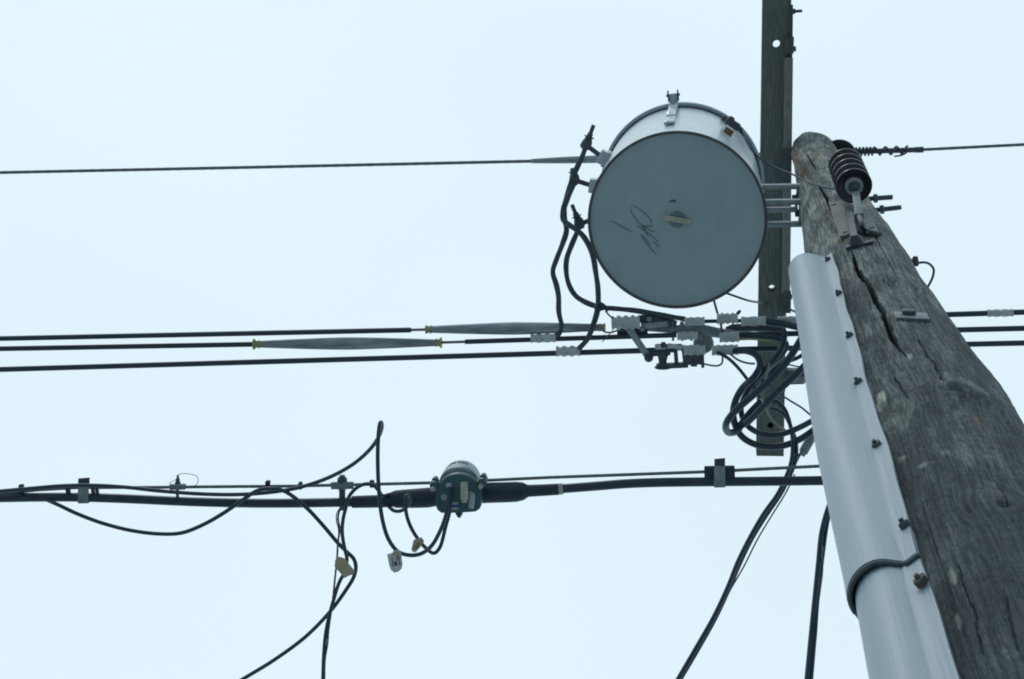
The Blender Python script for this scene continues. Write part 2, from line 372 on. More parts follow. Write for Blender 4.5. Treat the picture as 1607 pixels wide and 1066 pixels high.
pole = thing('utility_pole', 'weathered grey wooden pole with a long dark split, rising out of the lower right corner', 'utility pole', (*pax(-1.6), 0))
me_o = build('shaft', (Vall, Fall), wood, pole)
me = me_o.data
loopv = np.empty(len(me.loops), int); me.loops.foreach_get('vertex_index', loopv)
capU = np.tile(U[-1], 5); UVu = np.concatenate([Uw.reshape(-1), capU]); UVv = np.concatenate([Vw.reshape(-1), np.repeat([6.76, 6.79, 6.82, 6.85, 6.9], cols)])
uvl = me.uv_layers.new(name='grain'); uvl.data.foreach_set('uv', np.stack([UVu[loopv], UVv[loopv]], -1).reshape(-1).astype(np.float32))
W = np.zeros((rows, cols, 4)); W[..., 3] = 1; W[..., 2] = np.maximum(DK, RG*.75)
def spot(ch, px, py, su, sv, amt, edge=.5):
    a0, h0 = azof(px, py); du = (AZ - a0)*Rr/su; dv = (H - h0)/sv
    e = 1 - (du**2 + dv**2) + 1.5*edge*vnoise(Uw*150, Vw*9, 12) + .7*vnoise(Uw*60, Vw*14, 13)
    W[..., ch] = np.maximum(W[..., ch], np.clip(amt*np.clip(e*1.8, 0, 1), 0, 1))
    if ch < 2 and amt > .65: W[..., 2] *= 1 - np.clip(e, 0, 1)*(DK < .1)
spot(0, 1384, 626, .008, .055, 1.3, .9); spot(0, 1391, 646, .007, .05, 1.1, .9); spot(0, 1378, 640, .006, .03, .8)
spot(0, 1417, 720, .007, .02, .7); spot(0, 1497, 912, .0032, .018, 1, .8); spot(0, 1507, 975, .0036, .022, .9, .8); spot(0, 1428, 556, .005, .02, .6)
spot(0, 1283, 225, .05, .10, .45); spot(0, 1262, 285, .012, .22, .7); spot(0, 1290, 250, .02, .2, .5); spot(0, 1275, 330, .012, .2, .5); spot(1, 1280, 240, .02, .1, .45); spot(0, 1300, 470, .02, .1, .3); spot(0, 1508, 606, .03, .06, .35); spot(0, 1405, 655, .03, .06, .3); spot(1, 1545, 668, .02, .03, .3); spot(0, 1484, 709, .006, .012, .6, .3); spot(0, 1508, 715, .004, .008, .7, .3); spot(0, 1448, 730, .006, .012, .5, .3)
spot(0, 1310, 372, .012, .06, .55); spot(1, 1318, 377, .008, .03, .6); spot(1, 1302, 333, .007, .05, .8)
spot(1, 1249, 250, .03, .18, 1); spot(1, 1258, 270, .022, .18, 1); spot(1, 1300, 225, .02, .06, .4); spot(1, 1312, 240, .012, .15, .4)
spot(1, 1382, 648, .005, .03, .7); spot(0, 1262, 300, .03, .25, .35); spot(0, 1290, 380, .03, .25, .3)
spot(2, 1375, 520, .03, .12, .55, 1); spot(2, 1480, 800, .10, .25, .55, 1.5); spot(2, 1440, 690, .05, .2, .4, 1.4); spot(2, 1560, 900, .1, .25, .5, 1.5)
spot(2, 1345, 470, .03, .12, .45, 1); spot(2, 1500, 1020, .1, .2, .5, 1.5)
spot(2, 1502, 617, .012, .012, .9, .3); spot(2, 1405, 652, .014, .012, .7, .4); spot(2, 1330, 560, .02, .3, .35)
ca = me.color_attributes.new('wear_shade', 'FLOAT_COLOR', 'POINT')
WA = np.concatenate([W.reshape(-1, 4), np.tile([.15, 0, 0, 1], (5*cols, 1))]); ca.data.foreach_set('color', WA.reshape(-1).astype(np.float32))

# bolts through the pole on its right, and the square washer lower down
for (x0, y0, x1, y1, h, nx) in ((1366, 312, 1401, 309.5, 5.6, 1371), (1374, 330, 1414.5, 325.5, 5.35, 1381)):
    a_, b_ = P(x0, y0, h), P(x1, y1, h); d = unit(b_ - a_); a_ = a_ - d*.12
    g = G(); m_ = PXM(1380, 315, h); L = np.linalg.norm(b_-a_)
    prof = [(0, 4*m_)]; t = .02
    while t < L - .004: prof += [(t, 4.2*m_), (t + .002, 3.7*m_)]; t += .004
    g.lathe(a_, d, prof + [(L, 3.4*m_)], 14); g.hexbolt(P(nx, y0 + (y1-y0)*(nx-x0)/(x1-x0), h), d, 7.5*m_, .012)
    build('bolt', g, M['steel'], pole)
q, nn, hh = hit(1430, 500)
tdir = np.cross(EZ, nn)
g = G(); g.box(q + nn*.003, tdir, EZ, nn, .028, .028, .003); wsh = build('washer', g, M['strand'], pole)
g = G(); g.hexbolt(q + nn*.006 + EZ*.006 - tdir*.004, nn, .013, .008); build('bolt', g, M['steel'], wsh)

# ------------------------------------------------------------------ crossarm with through holes
HA = 6.72
A0, A1 = P(1208.5, 716, HA), P(1219.5, -10, HA)
sd = unit(A1 - A0); wd_ = np.cross(sd, EZ); wd_ = wd_ if wd_[0] > 0 else -wd_
hw = 21.8*PXM(1210, 350, HA); LA = np.linalg.norm(A1 - A0) + .55; TH = .085
def arm_s(px, py): q = P(px, py, HA) - A0; return np.dot(q, sd), np.dot(q, wd_)
holes = []
for px, py, rp, thru in ((1209, 668, 5, False), (1211.5, 453, 5.6, True), (1219, 69.5, 6.2, True)):
    s_, w_ = arm_s(px, py); holes.append((s_, w_, rp*PXM(px, py, HA), thru))
g = G()
def armpt(s_, w_, z_): return A0 + sd*s_ + wd_*w_ + EZ*z_
cur = 0.0; panels = []
for (s_, w_, r_, th) in holes:
    panels.append((cur, s_ - hw, None)); panels.append((s_ - hw, s_ + hw, (s_, w_, r_, th))); cur = s_ + hw
panels.append((cur, LA, None))
def quad(*q): g.add(q, [tuple(range(len(q)))])
for (sa, sb, hl) in panels:
    for zz in (0, TH):
        if hl is None or (zz > 0 and not hl[3]): quad(armpt(sa, -hw, zz), armpt(sb, -hw, zz), armpt(sb, hw, zz), armpt(sa, hw, zz)); continue
        hs_, hw_, hr, _ = hl; sq = []; ci = []
        for k in range(16):
            a_ = 2*math.pi*k/16 + math.pi/4; c_, s2 = math.cos(a_), math.sin(a_); m_ = max(abs(c_), abs(s2))
            sq.append(armpt((sa+sb)/2 + (sb-sa)/2*c_/m_, hw*s2/m_, zz)); ci.append(armpt(hs_ + hr*c_, hw_ + hr*s2, zz))
        g.add(sq + ci, [(k, (k+1) % 16, 16 + (k+1) % 16, 16 + k) for k in range(16)])
        if zz == 0:
            dz = TH if hl[3] else .05
            up = [q + EZ*dz for q in ci]
            g.add(ci + up, [(k, (k+1) % 16, 16 + (k+1) % 16, 16 + k) for k in range(16)] + ([] if hl[3] else [tuple(range(16, 32))]))
    for ww in (-hw, hw): quad(armpt(sa, ww, 0), armpt(sb, ww, 0), armpt(sb, ww, TH), armpt(sa, ww, TH))
for ss in (0, LA): quad(armpt(ss, -hw, 0), armpt(ss, hw, 0), armpt(ss, hw, TH), armpt(ss, -hw, TH))
arm = thing('crossarm', 'long weathered timber crossarm with bolt holes, running up beside the tank to the top edge', 'crossarm', A0)
# local grain along the arm: the arm runs close to world Y
ab = build('beam', g, M['armwood'], arm, smooth=False)
def arm_strip(name, p0, p1, wpx, z0, z1, m, lab=None):
    """a strip under the arm between two points given along its middle"""
    g = G(); a_, b_ = P(*p0, HA), P(*p1, HA); d = unit(b_-a_); c = (a_+b_)/2 + EZ*(z0+z1)/2
    g.box(c, d, unit(np.cross(EZ, d)), EZ, np.linalg.norm(b_-a_)/2, wpx*PXM(*p0, HA)/2, (z1-z0)/2, .15)
    return build(name, g, m, arm, smooth=False, label=lab)
arm_strip('batten', (1237.5, 90), (1233, 458), 13, -.030, -.001, M['batten'], 'thin brown batten along the right edge of the arm')
arm_strip('end_plate', (1239, 57), (1238.2, 84), 13, -.036, -.002, M['steel'])
arm_strip('end_plate', (1235, 455), (1234.6, 489), 12, -.036, -.002, M['steel'])
arm_strip('side_plate', (1242.6, 8), (1241.4, 98), 3.4, -.02, .09, M['steel'])
arm_strip('pad_block', (1234.5, 232), (1233.5, 291), 15, -.045, -.0315, M['steel'])
for (x, y, L) in ((1246, 18, .024), (1247, 77, .0), (1241, 466, .0)):
    g = G(); g.hexbolt(P(x, y, HA) - EX*.004, EX, .011, .009, shank=L); build('bolt', g, M['steel'], arm)

# ------------------------------------------------------------------ conduit guard on the pole
AZR = math.radians(-126)
def gprof(r_off=0):
    L = []
    for s_, rho in ((.088, .0035), (.080, .004), (.070, .0045), (.063, .006), (.056, .011), (.050, .019), (.045, .028), (.039, .037), (.031, .045), (.021, .051), (.010, .0545), (0, .0555)):
        L.append((s_, rho + r_off))
    return L + [(-a_, b_) for a_, b_ in L[-2:2:-1]]
def guard_mesh(h0, h1, roff, step=.05, th=.0055, flare=0):
    pr = gprof(roff); n_ = len(pr); hh = np.linspace(h0, h1, max(2, int((h1-h0)/step))); rings = []
    kf = lambda h: float(np.interp(h, [1.9, 2.4, 3.1, 3.6, 3.96], [.64, .86, .93, 1.02, 1.10]))
    wv = lambda h: .0022*math.sin(h*9.1) + .0012*math.sin(h*23)
    for h in hh:
        r = prad(h); c = pax(h); azc = AZR - .056/r; K_ = kf(h)
        out, inn = [], []
        for k, (s_, rho) in enumerate(pr):
            s2 = s_*.056/.088 + (wv(h)*.6 if k < 4 else 0); rho = max(roff, 0) + .0035 + (rho - .0035 - roff)*K_ + min(roff, 0)*np.clip((rho-.006)/.01, 0, 1)
            a_ = azc + s2/r
            bow = 0
            rr = r + rho*(1 + (.12 if k > 4 else 0)*0) + bow*np.clip(rho/.05, 0, 1)
            kk = max(0, min(n_-1, k)); pa = pr[max(0, kk-1)]; pb = pr[min(n_-1, kk+1)]
            nx, ny = -(pb[1]-pa[1]), (pb[0]-pa[0]); l_ = math.hypot(nx, ny); nx, ny = -nx/l_, -ny/l_   # outward in (s, rho)
            if ny < 0: nx, ny = -nx, -ny
            e = np.array([math.cos(a_), math.sin(a_)]); t_ = np.array([-math.sin(a_), math.cos(a_)])
            p2 = c + e*rr
            out.append(np.array([*(p2 + (e*ny + t_*nx)*th/2), h + CAMZ])); inn.append(np.array([*(p2 - (e*ny + t_*nx)*th/2), h + CAMZ]))
        rings.append(out + inn[::-1])
    g = G(); m_ = len(rings[0]); 
    V = [v for r in rings for v in r]; F = []
    for i in range(len(rings)-1):
        for j in range(m_): a_ = i*m_ + j; b2 = i*m_ + (j+1) % m_; F.append((a_, b2, b2+m_, a_+m_))
    for i in (0, len(rings)-1):
        for j in range(n_-1): F.append((i*m_ + j, i*m_ + j+1, i*m_ + m_-2-j, i*m_ + m_-1-j))
    return g.add(V, F)
gm = M['guard']; 
gd_base = np.array([*pax(-1.5), .1])
guard_lo = thing('conduit_guard', 'lower length of pale grey half-round cable guard, below the overlap joint', 'cable guard', gd_base, 'cable guard lengths on the pole')
build('channel', guard_mesh(-1.55, 1.93, -.0055), gm, guard_lo)
guard_up = thing('conduit_guard', 'upper length of pale grey half-round cable guard, open at its top beside the dark split', 'cable guard', np.array([*pax(1.83), 1.83 + CAMZ]), 'cable guard lengths on the pole')
build('channel', guard_mesh(1.845, 3.865, .0045), gm, guard_up)
g = G(); r_h = 1.842; r_ = prad(r_h); c_ = pax(r_h); pts = []   # upper length's rolled edge, its shade put into a dark colour
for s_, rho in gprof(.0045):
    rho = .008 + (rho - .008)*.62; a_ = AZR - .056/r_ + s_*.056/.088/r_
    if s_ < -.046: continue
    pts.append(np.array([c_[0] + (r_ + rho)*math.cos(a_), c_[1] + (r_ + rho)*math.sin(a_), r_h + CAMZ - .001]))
g.tube(pts, .0030, 8, step=.004); build('shaded_lip', g, M['steel'], guard_up)
for (x, y, rst) in ((1300, 408, 0), (1317, 461, 0), (1334, 527, 0), (1348, 600, 0), (1376, 699, 0), (1420, 825, 0), (1446, 912, 1)):
    q, nn, h = hit(x, y, .0125); g = G(); pa = guard_lo if rst else guard_up
    tilt = unit(nn + .22*EZ*rs.uniform(-1, 1) + .15*np.cross(EZ, nn)*rs.uniform(-1, 1))
    g.hexbolt(q - nn*.003, tilt, .0072 if not rst else .0082, .008); g.lathe(q + tilt*.004, tilt, [(0, .003), (.0055, .0028)], 8)
    build('bolt', g, M['rim'] if rst else M['steel'], pa, label='dark rusty bolt' if rst else None)

# ------------------------------------------------------------------ transformer
HB, HT = 5.2, 6.12
TC = P(1062.5, 346.5, HB); TR = 140*PXM(1062, 346, HB)
tr = thing('transformer', 'pale grey cylindrical pole-mounted transformer tank seen from below with handwriting on its bottom', 'transformer', TC)
Lh = HT - HB
g = G(); g.lathe(TC, EZ, [(.004, TR*.993), (.0045, TR), (.02, TR), (Lh*.25, TR*1.0), (Lh*.5, TR*1.0), (Lh - .03, TR)], 128, caps=False)
tank = build('tank', g, M['paint'], tr)
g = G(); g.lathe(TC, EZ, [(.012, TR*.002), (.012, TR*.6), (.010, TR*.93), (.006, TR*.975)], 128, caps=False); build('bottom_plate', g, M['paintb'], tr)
g = G(); g.lathe(TC, EZ, [(.006, TR*.972), (-.002, TR*.978), (-.003, TR*.99), (0, TR*1.004), (.008, TR*1.004), (.010, TR*.999)], 128, caps=False); build('rim_bead', g, M['rim'], tr)
g = G(); g.lathe(TC + EZ*(Lh-.045), EZ, [(0, TR*.99), (0, TR*1.045), (.004, TR*1.062), (.03, TR*1.062), (.036, TR*1.045), (.05, TR*.9), (.075, TR*.5), (.08, TR*.1)], 128)
build('lid', g, M['paint'], tr)
g = G(); g.lathe(TC + EZ*(Lh-.06), EZ, [(0, TR*1.001), (-.001, TR*1.02), (.013, TR*1.02), (.014, TR*.99)], 128, caps=False); build('gasket', g, M['steel'], tr)
# bottom: drain disc under a small cream bar
g = G(); cD = P(1062.5, 345.5, HB); m_ = PXM(1062, 345, HB)
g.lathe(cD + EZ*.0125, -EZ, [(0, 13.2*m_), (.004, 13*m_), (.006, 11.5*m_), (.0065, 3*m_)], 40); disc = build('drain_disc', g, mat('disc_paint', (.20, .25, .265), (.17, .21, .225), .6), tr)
a_, b_ = P(1040.5, 341.5, HB), P(1084, 349, HB); d = unit(b_-a_)
g = G(); g.box((a_+b_)/2 + EZ*.001, d, np.cross(EZ, d), EZ, np.linalg.norm(b_-a_)/2, 4.2*m_, .004, .2); build('bar', g, M['cream'], disc)
def zpt(x, y, h): return P(940 + x/8.88, 300 + y/8.88, h)
g = G()
for st in ([(180, 415), (260, 460), (340, 505), (470, 575)], [(455, 200), (540, 235), (640, 310), (710, 390), (735, 430), (725, 450)], [(430, 215), (460, 310), (520, 395), (600, 480), (670, 520), (740, 560), (775, 555)],
           [(580, 470), (650, 490), (750, 485)], [(515, 470), (600, 530), (700, 600), (830, 710)], [(600, 490), (650, 560), (685, 640)], [(580, 610), (640, 700), (720, 800), (800, 885)], [(590, 610), (650, 670), (710, 755)], [(755, 700), (840, 780)]):
    k = len(st); r_ = [.00045 + .00045*math.sin(math.pi*(i+.3)/k) for i in range(k)]
    g.tube([zpt(x, y, HB + .0105) for x, y in st], r_, 6, step=.004)
build('handwriting', g, M['ink'], tr); g = G(); g.tube([zpt(985, 155, HB + .011), zpt(1020, 132, HB + .011), zpt(1070, 150, HB + .011)], [.0018, .0026, .0024], 8)
build('scuff_mark', g, M['ink'], tr)
def tank_pt(px, py, h):                                # the tank wall's point on a sight line, from outside
    hh = HB
    while hh < HT:
        q = P(px, py, hh)
        if np.hypot(*(q[:2] - TC[:2])) < TR: return q
        hh += .003
    return P(px, py, h)
# lid clamp lug on the camera side
q0 = P(1057.5, 166, HT - .05); nn = unit(np.array([*(q0[:2] - TC[:2]), 0])); q0 = np.array([*(TC[:2] + nn[:2]*(TR + .004)), q0[2]]); tt = np.cross(EZ, nn)
g = G(); g.box(q0 - EZ*.20 + nn*.006, tt, EZ, nn, .0145, .24, .0035); g.box(q0 + EZ*.03 + nn*.022, tt, nn, EZ, .0145, .02, .003)
lug = build('lid_clamp', g, M['paint'], tr)
g = G()
for s_ in (-1, 1): g.box(q0 + EZ*.045 + nn*.034 + tt*s_*.0165, tt, nn, EZ, .002, .018, .025)
g.lathe(q0 + EZ*.04 + nn*.036 - tt*.023, tt, [(0, .0045), (.046, .0045)], 12); build('clevis_pin', g, M['steel'], lug)
g = G(); g.hexbolt(q0 - EZ*.01 + nn*.009, nn, .005, .006); build('bolt', g, M['galv'], lug)
# nameplate recess below the clamp
g = G(); g.box(q0 - EZ*.56 + nn*.003, tt, EZ, nn, .0155, .10, .004); build('bracket_pad', g, M['paint'], tr)
# rusty ground pad with clamp
gl = []
for (x, y) in ((1137, 191), (1141, 210)):
    q = tank_pt(x, y, 5.6); nn = unit(np.array([*(q[:2]-TC[:2]), 0])); t2 = np.cross(EZ, nn); gl.append((q, nn))
    g = G(); g.box(q + nn*.008, t2, EZ, nn, .014, .016, .010); build('ground_pad', g, M['rust'], tr)
q, nn = gl[1]; q = (gl[0][0] + gl[1][0])/2; t2 = np.cross(EZ, nn)
g = G(); g.box(q + nn*.022 + t2*.012, t2, EZ, nn, .024, .012, .012); g.hexbolt(q + nn*.03, nn, .010, .01); g.lathe(q + nn*.022 + t2*.03, t2, [(0, .008), (.02, .006)], 12)
build('ground_clamp', g, M['steel'], tr); gclamp = q + nn*.022 + t2*.045
# bushings on the left wall: block, stud clamp, threaded rod
BH = 5.7
def bushing(bx, by, cx_, cy_, rx0, ry0, rx1, ry1, h, lab, wide=1.0):
    q = P(bx, by, h); nn = unit(np.array([*(q[:2]-TC[:2]), 0])); base = np.array([*(TC[:2] + nn[:2]*(TR - .003)), q[2]]); t2 = np.cross(EZ, nn)
    g = G(); g.box(base + nn*.006, t2, EZ, nn, .026*wide, .030, .010, .1); g.box(base + nn*.024, t2, EZ, nn, .022*wide, .025, .012, .18)
    bu = build('bushing', g, M['paint'], tr, label=lab)
    c = P(cx_, cy_, h); g = G(); g.tube([base + nn*.03, c], .008, 10, smooth=False)
    g.lathe(c - unit(c - base)*.014, unit(c - base), [(0, .009), (.004, .016), (.016, .018), (.028, .015), (.032, .007)], 14)
    r0, r1 = P(rx0, ry0, h), P(rx1, ry1, h); d = unit(r1 - c); r0 = c + d*.026
    g.lathe(c, d, [(-.014, .010), (0, .0165), (.012, .016), (.024, .011), (.03, .007)], 12)
    g.hexbolt(r0, d, .0105, .011, washer=.003)
    L = np.linalg.norm(r1-r0) + .006; prof = []; t = 0
    while t < L: prof += [(t, .0072), (t + .0025, .0060)]; t += .005
    g.lathe(r0, d, prof, 12); build('terminal_clamp', g, M['steel'], bu)
    return c
b1 = bushing(937, 242, 920, 228, 925, 213, 931, 198, BH, 'upper grey bushing')
b2 = bushing(920, 290, 902, 283, 901, 278, 900, 270, BH, 'middle bushing with a rust-brown foot')
b3 = bushing(926, 345, 910, 352, 904, 341, 899, 325, BH, 'lowest bushing, mostly hidden behind the tank edge')
# hanger rails between tank and pole
for h, ys, x1s in ((5.6, (293, 329), (1256, 1252)), (5.35, (317, 352), (1260, 1258))):
    for y, x1 in zip(ys, x1s):
        a_, b_ = P(1168, y + 1, h), P(x1, y - .5, h); d = unit(b_-a_)
        g = G(); g.box((a_+b_)/2, d, np.cross(EZ, d), EZ, np.linalg.norm(b_-a_)/2, .0075, .017, .15); g.box((a_+b_)/2 - EZ*.018, d, np.cross(EZ, d), EZ, np.linalg.norm(b_-a_)/2, .0045, .003, .15)
        build('hanger_rail', g, M['galv'], tr)
    a_, b_ = P(x1s[0] - 3, ys[0], h), P(x1s[1] - 3, ys[1], h); d = unit(b_-a_)
    g = G(); g.box((a_+b_)/2 + EZ*.004, d, np.cross(EZ, d), EZ, np.linalg.norm(b_-a_)/2 + .006, .004, .018, .2); hp = build('hanger_plate', g, M['galv'], tr)
    g = G(); g.hexbolt((a_ + b_)/2 - EX*.004, -EX, .012, .012); g.hexbolt(P(x1s[0] - 3, ys[0] + 12, h) - EZ*.02, -EZ, .010, .014); build('bolt', g, M['steel'], hp)

# ------------------------------------------------------------------ high line
def wire(name, pts, rpx, m, label, cat, h=None, group=None, n=10, lobes=0, wob=0, step=.03, pitch=.06):
    q = PL(pts, h); x, y = pts[len(pts)//2][:2]; hh = pts[len(pts)//2][2] if len(pts[0]) > 2 else h
    g = G(); g.tube(q, rpx*PXM(x, y, hh), n, step=step, lobes=lobes, wob=wob, pitch=pitch)
    return solo(name, g, m, label, cat, group)
def far(p0, p1, L, sag=0.0):                            # a point L metres on along the line p0 -> p1
    d = unit(np.asarray(p1) - np.asarray(p0)); return np.asarray(p1) + d*L + EZ*sag
HV = 6.88
HVG = 'bare high-line conductors'
g = G(); a_, b_ = P(0, 271, HV), P(840, 253, HV)
g.tube([far(b_, a_, 18), a_, (a_+b_)/2 - EZ*.004, b_, P(990, 250, HV)], 2.5*PXM(400, 262, HV), 12, smooth=False, lobes=6, pitch=.09)
solo('bare_conductor', g, M['strand'], 'bare twisted conductor left of the tank, highest line there, ending in a tapered grip', 'conductor', HVG)
g = G(); d = unit(P(935, 250, HV) - P(835, 253, HV)); m_ = PXM(880, 251, HV); L = np.linalg.norm(P(990, 249, HV) - P(835, 253, HV))
g.lathe(P(835, 253, HV), d, [(0, 2.9*m_), (.004, 3.6*m_), (.05, 4.4*m_), (.15, 5.6*m_), (.25, 6.1*m_), (L, 6.2*m_)], 24)
gr = thing('line_grip', 'thin tapered grey grip sleeve reaching behind the tank, holding the topmost left conductor', 'line grip', P(835, 253, HV), 'tapered grip sleeves')
build('sleeve', g, M['gripm'], gr)
g = G(); g.lathe(P(834, 253, HV), d, [(0, 3.6*m_), (.006, 3.8*m_), (.007, 3.2*m_)], 20); build('end_ring', g, M['cream'], gr)
# strain insulator that carries it, between grip and crossarm, mostly above the tank
si = thing('strain_insulator', 'small dark strain insulator just above the tank at the crossarm edge', 'insulator', P(1150, 246, HV))
a_, b_ = P(990, 249, HV), P(1206, 243, HV - .03); d = unit(b_-a_); L = np.linalg.norm(b_-a_)
g = G(); g.lathe(a_, d, [(0, .012), (L*.12, .012), (L*.12, .007), (L*.9, .007), (L, .007)], 14); build('rod', g, M['steel'], si)
g = G(); 
for k in range(5):
    c = a_ + d*(L*(.25 + .1*k)); g.lathe(c, d, [(0, .012), (.004, .036), (.01, .038), (.02, .014)], 28)
build('shed', g, M['porc'], si)
g = G(); g.box(P(1196, 244.5, HV - .03), d, EY, EZ, .012, .012, .01); build('clevis', g, M['steel'], si)

# right: pin insulator behind the pole top and the tied line
pi_ = thing('pin_insulator', 'black disc insulator half hidden behind the pole top, tied to the line going right', 'insulator', P(1319, 246, 6.63))
c = P(1317, 246.5, 6.62); m_ = PXM(1317, 246, 6.62)
g = G(); g.lathe(c, EZ, [(.012, 8*m_), (.005, 17*m_), (0, 26*m_), (.004, 27.5*m_), (.016, 27*m_), (.035, 19*m_), (.05, 14*m_), (.075, 13*m_), (.085, 9*m_), (.095, 9*m_), (.105, 15*m_), (.13, 14*m_), (.14, 8*m_)], 48)
build('porcelain', g, M['porc'], pi_)
g = G(); g.lathe(c - EZ*.16, EZ, [(0, .009), (.175, .009)], 14); g.box(c - EZ*.15 - np.array([.03, .01, 0]), EX, EY, EZ, .05, .014, .006); build('pin', g, M['steel'], pi_)
HW = 6.71
a_, b_ = P(1322, 239, HW), P(1449, 235, HW); e_ = P(1607, 227, HW)
g = G(); g.tube([a_, b_, e_, far(b_, e_, 16)], 2.4*PXM(1500, 232, HW), 12, smooth=False, lobes=6, pitch=.08)
tw = thing('bare_conductor', 'bare twisted conductor leaving to the right edge with its tie wraps beside the black disc', 'conductor', a_, HVG)
build('strand', g, M['strand'], tw)
g = G(); m_ = PXM(1400, 237, HW); d = unit(b_ - a_); L = np.linalg.norm(b_-a_); u, v, _ = frame(d)
g.tube([a_, b_ - d*.02], 4.2*m_, 10, smooth=False); g.lathe(b_ - d*.03, d, [(0, 4.6*m_), (.03, 4.8*m_), (.031, 3.2*m_)], 14); build('armor_rod', g, M['steel'], tw)
g = G(); pts = []; x = 20*m_; ph = 0
while x < L - 24*m_:
    pts.append(a_ + d*x + 6.2*m_*(math.cos(ph)*u + math.sin(ph)*v)); pit = (5.5 if x < 48*m_ else 17)*m_; x += pit/12; ph += 2*math.pi/12
g.tube(pts, 1.6*m_, 7, smooth=False); g.tube(PL([(1425, 233), (1422, 240), (1414, 244), (1403, 245.5)], HW - .01), 1.3*m_, 8); build('tie_wire', g, M['steel'], tw)

# ------------------------------------------------------------------ bracketed post insulator on the pole
AI, BI = P(1340.3, 292.5, 4.3), P(1327.5, 260, 4.3 + .16)
d = unit(BI - AI); m_ = PXM(1340, 292, 4.3); L = np.linalg.norm(BI-AI)
ins = thing('post_insulator', 'dark ribbed porcelain insulator on a steel bracket, nearest the camera on the pole', 'insulator', AI)
prof = [(.006, 13*m_), (.003, 17*m_), (.001, 25*m_)]
for k in range(5):
    t = k*L/4.0; r_ = (28.6 - .15*k)*m_
    prof += [(t, r_ - 1.2*m_), (t + .0015, r_), (t + .005, r_), (t + .011, r_*.78), (t + .02, r_*.55), (t + L/4 - .004, r_*.62)]
prof = prof[:-1] + [(prof[-2][0] + .012, r_*.3)]
g = G(); g.lathe(AI, d, prof, 56); build('porcelain', g, M['porc'], ins)
g = G(); g.lathe(AI + d*.004, -d, [(0, 14.5*m_), (.007, 14*m_), (.008, 12*m_)], 36); build('collar', g, M['porcg'], ins)
g = G(); g.lathe(AI - d*.003, -d, [(0, 9.5*m_), (.008, 9*m_), (.009, 6*m_), (.014, 6*m_)], 20); g.hexbolt(AI - d*.013, -d, 6.5*m_, .010); build('bolt', g, M['steel'], ins)
br = thing('insulator_bracket', 'galvanised hat-section bracket bolted over the split, carrying the ribbed insulator', 'bracket', hit(1340, 350)[0])
def onpole(x, y, off): q, nn, h = hit(x, y); return q + nn*off
def plate(pts, off, th): 
    q = [onpole(x, y, off) for x, y in pts]; nn = hit(*pts[0])[1]; g = G(); g.prism(q, nn*th); return g
g = plate([(1303, 324), (1324, 321), (1337, 373), (1320.5, 378)], .006, .005); f1 = build('flange', g, M['batten'], br, smooth=False)
g = plate([(1345, 322), (1353, 323), (1377, 374), (1359, 374)], .010, .005); f2 = build('flange', g, M['batten'], br, smooth=False)
for (x, y, pa) in ((1310, 327, f1), (1328, 371, f1), (1352, 326, f2), (1367, 367, f2)):
    g = plate([(x-3.5, y+.8), (x+3.5, y-.8), (x+3.7, y+.8), (x-3.3, y+2.2)], .0112 if pa is f1 else .0152, .0012); build('slot', g, M['ink'], pa, smooth=False)
g = G(); q = [onpole(x, y, .008) for x, y in ((1323, 321), (1334, 321), (1349, 390), (1339, 392))]; nn = hit(1335, 350)[1]
g.prism(q, nn*.022); build('channel', g, M['steel'], br, smooth=False)
g = G(); a_ = AI - d*.006; pA = P(1343, 302, 4.27); pB = P(1348, 339, 4.04); pC = P(1353, 352, 3.92)
dd = unit(pB - pA); sdv = unit(np.cross(dd, unit(pA - np.array([0, 0, CAMZ])))); nr = np.cross(dd, sdv)
g.box((pA+pB)/2, dd, sdv, nr, np.linalg.norm(pB-pA)/2, 6.2*PXM(1345, 320, 4.1), .003, .3)
g.box(pB, dd, sdv, nr, .007, 7.5*PXM(1345, 345, 4.0), .008, .2)
build('strap', g, M['strand'], br)
g = G(); g.tube([pB, pC, onpole(1355, 366, .012), onpole(1364, 373, .012), onpole(1380, 374, .010)], .006, 8); build('strap_foot', g, M['steel'], br)
g = G(); q, nn, h = hit(1345, 388); g.lathe(q + nn*.004, nn, [(0, .015), (.012, .016), (.02, .012), (.024, .007)], 20); g.box(q + nn*.004 + np.cross(EZ, nn)*.006, np.cross(EZ, nn), EZ, nn, .03, .012, .003); build('foot', g, M['steel'], br)

# wire from the tank's ground clamp across to the insulator
wire_pts = [gclamp, P(1180, 236, 5.62), P(1194, 250, 5.6), P(1215, 262, 5.55), P(1242, 273, 5.4), P(1272, 288, 5.0), P(1300, 295, 4.72), P(1318, 297, 4.5)]
g = G(); g.tube(wire_pts, .0030, 8); solo('ground_wire', g, M['rubber'], 'thin black wire from the rusty tank clamp across the crossarm to the ribbed insulator', 'wire')

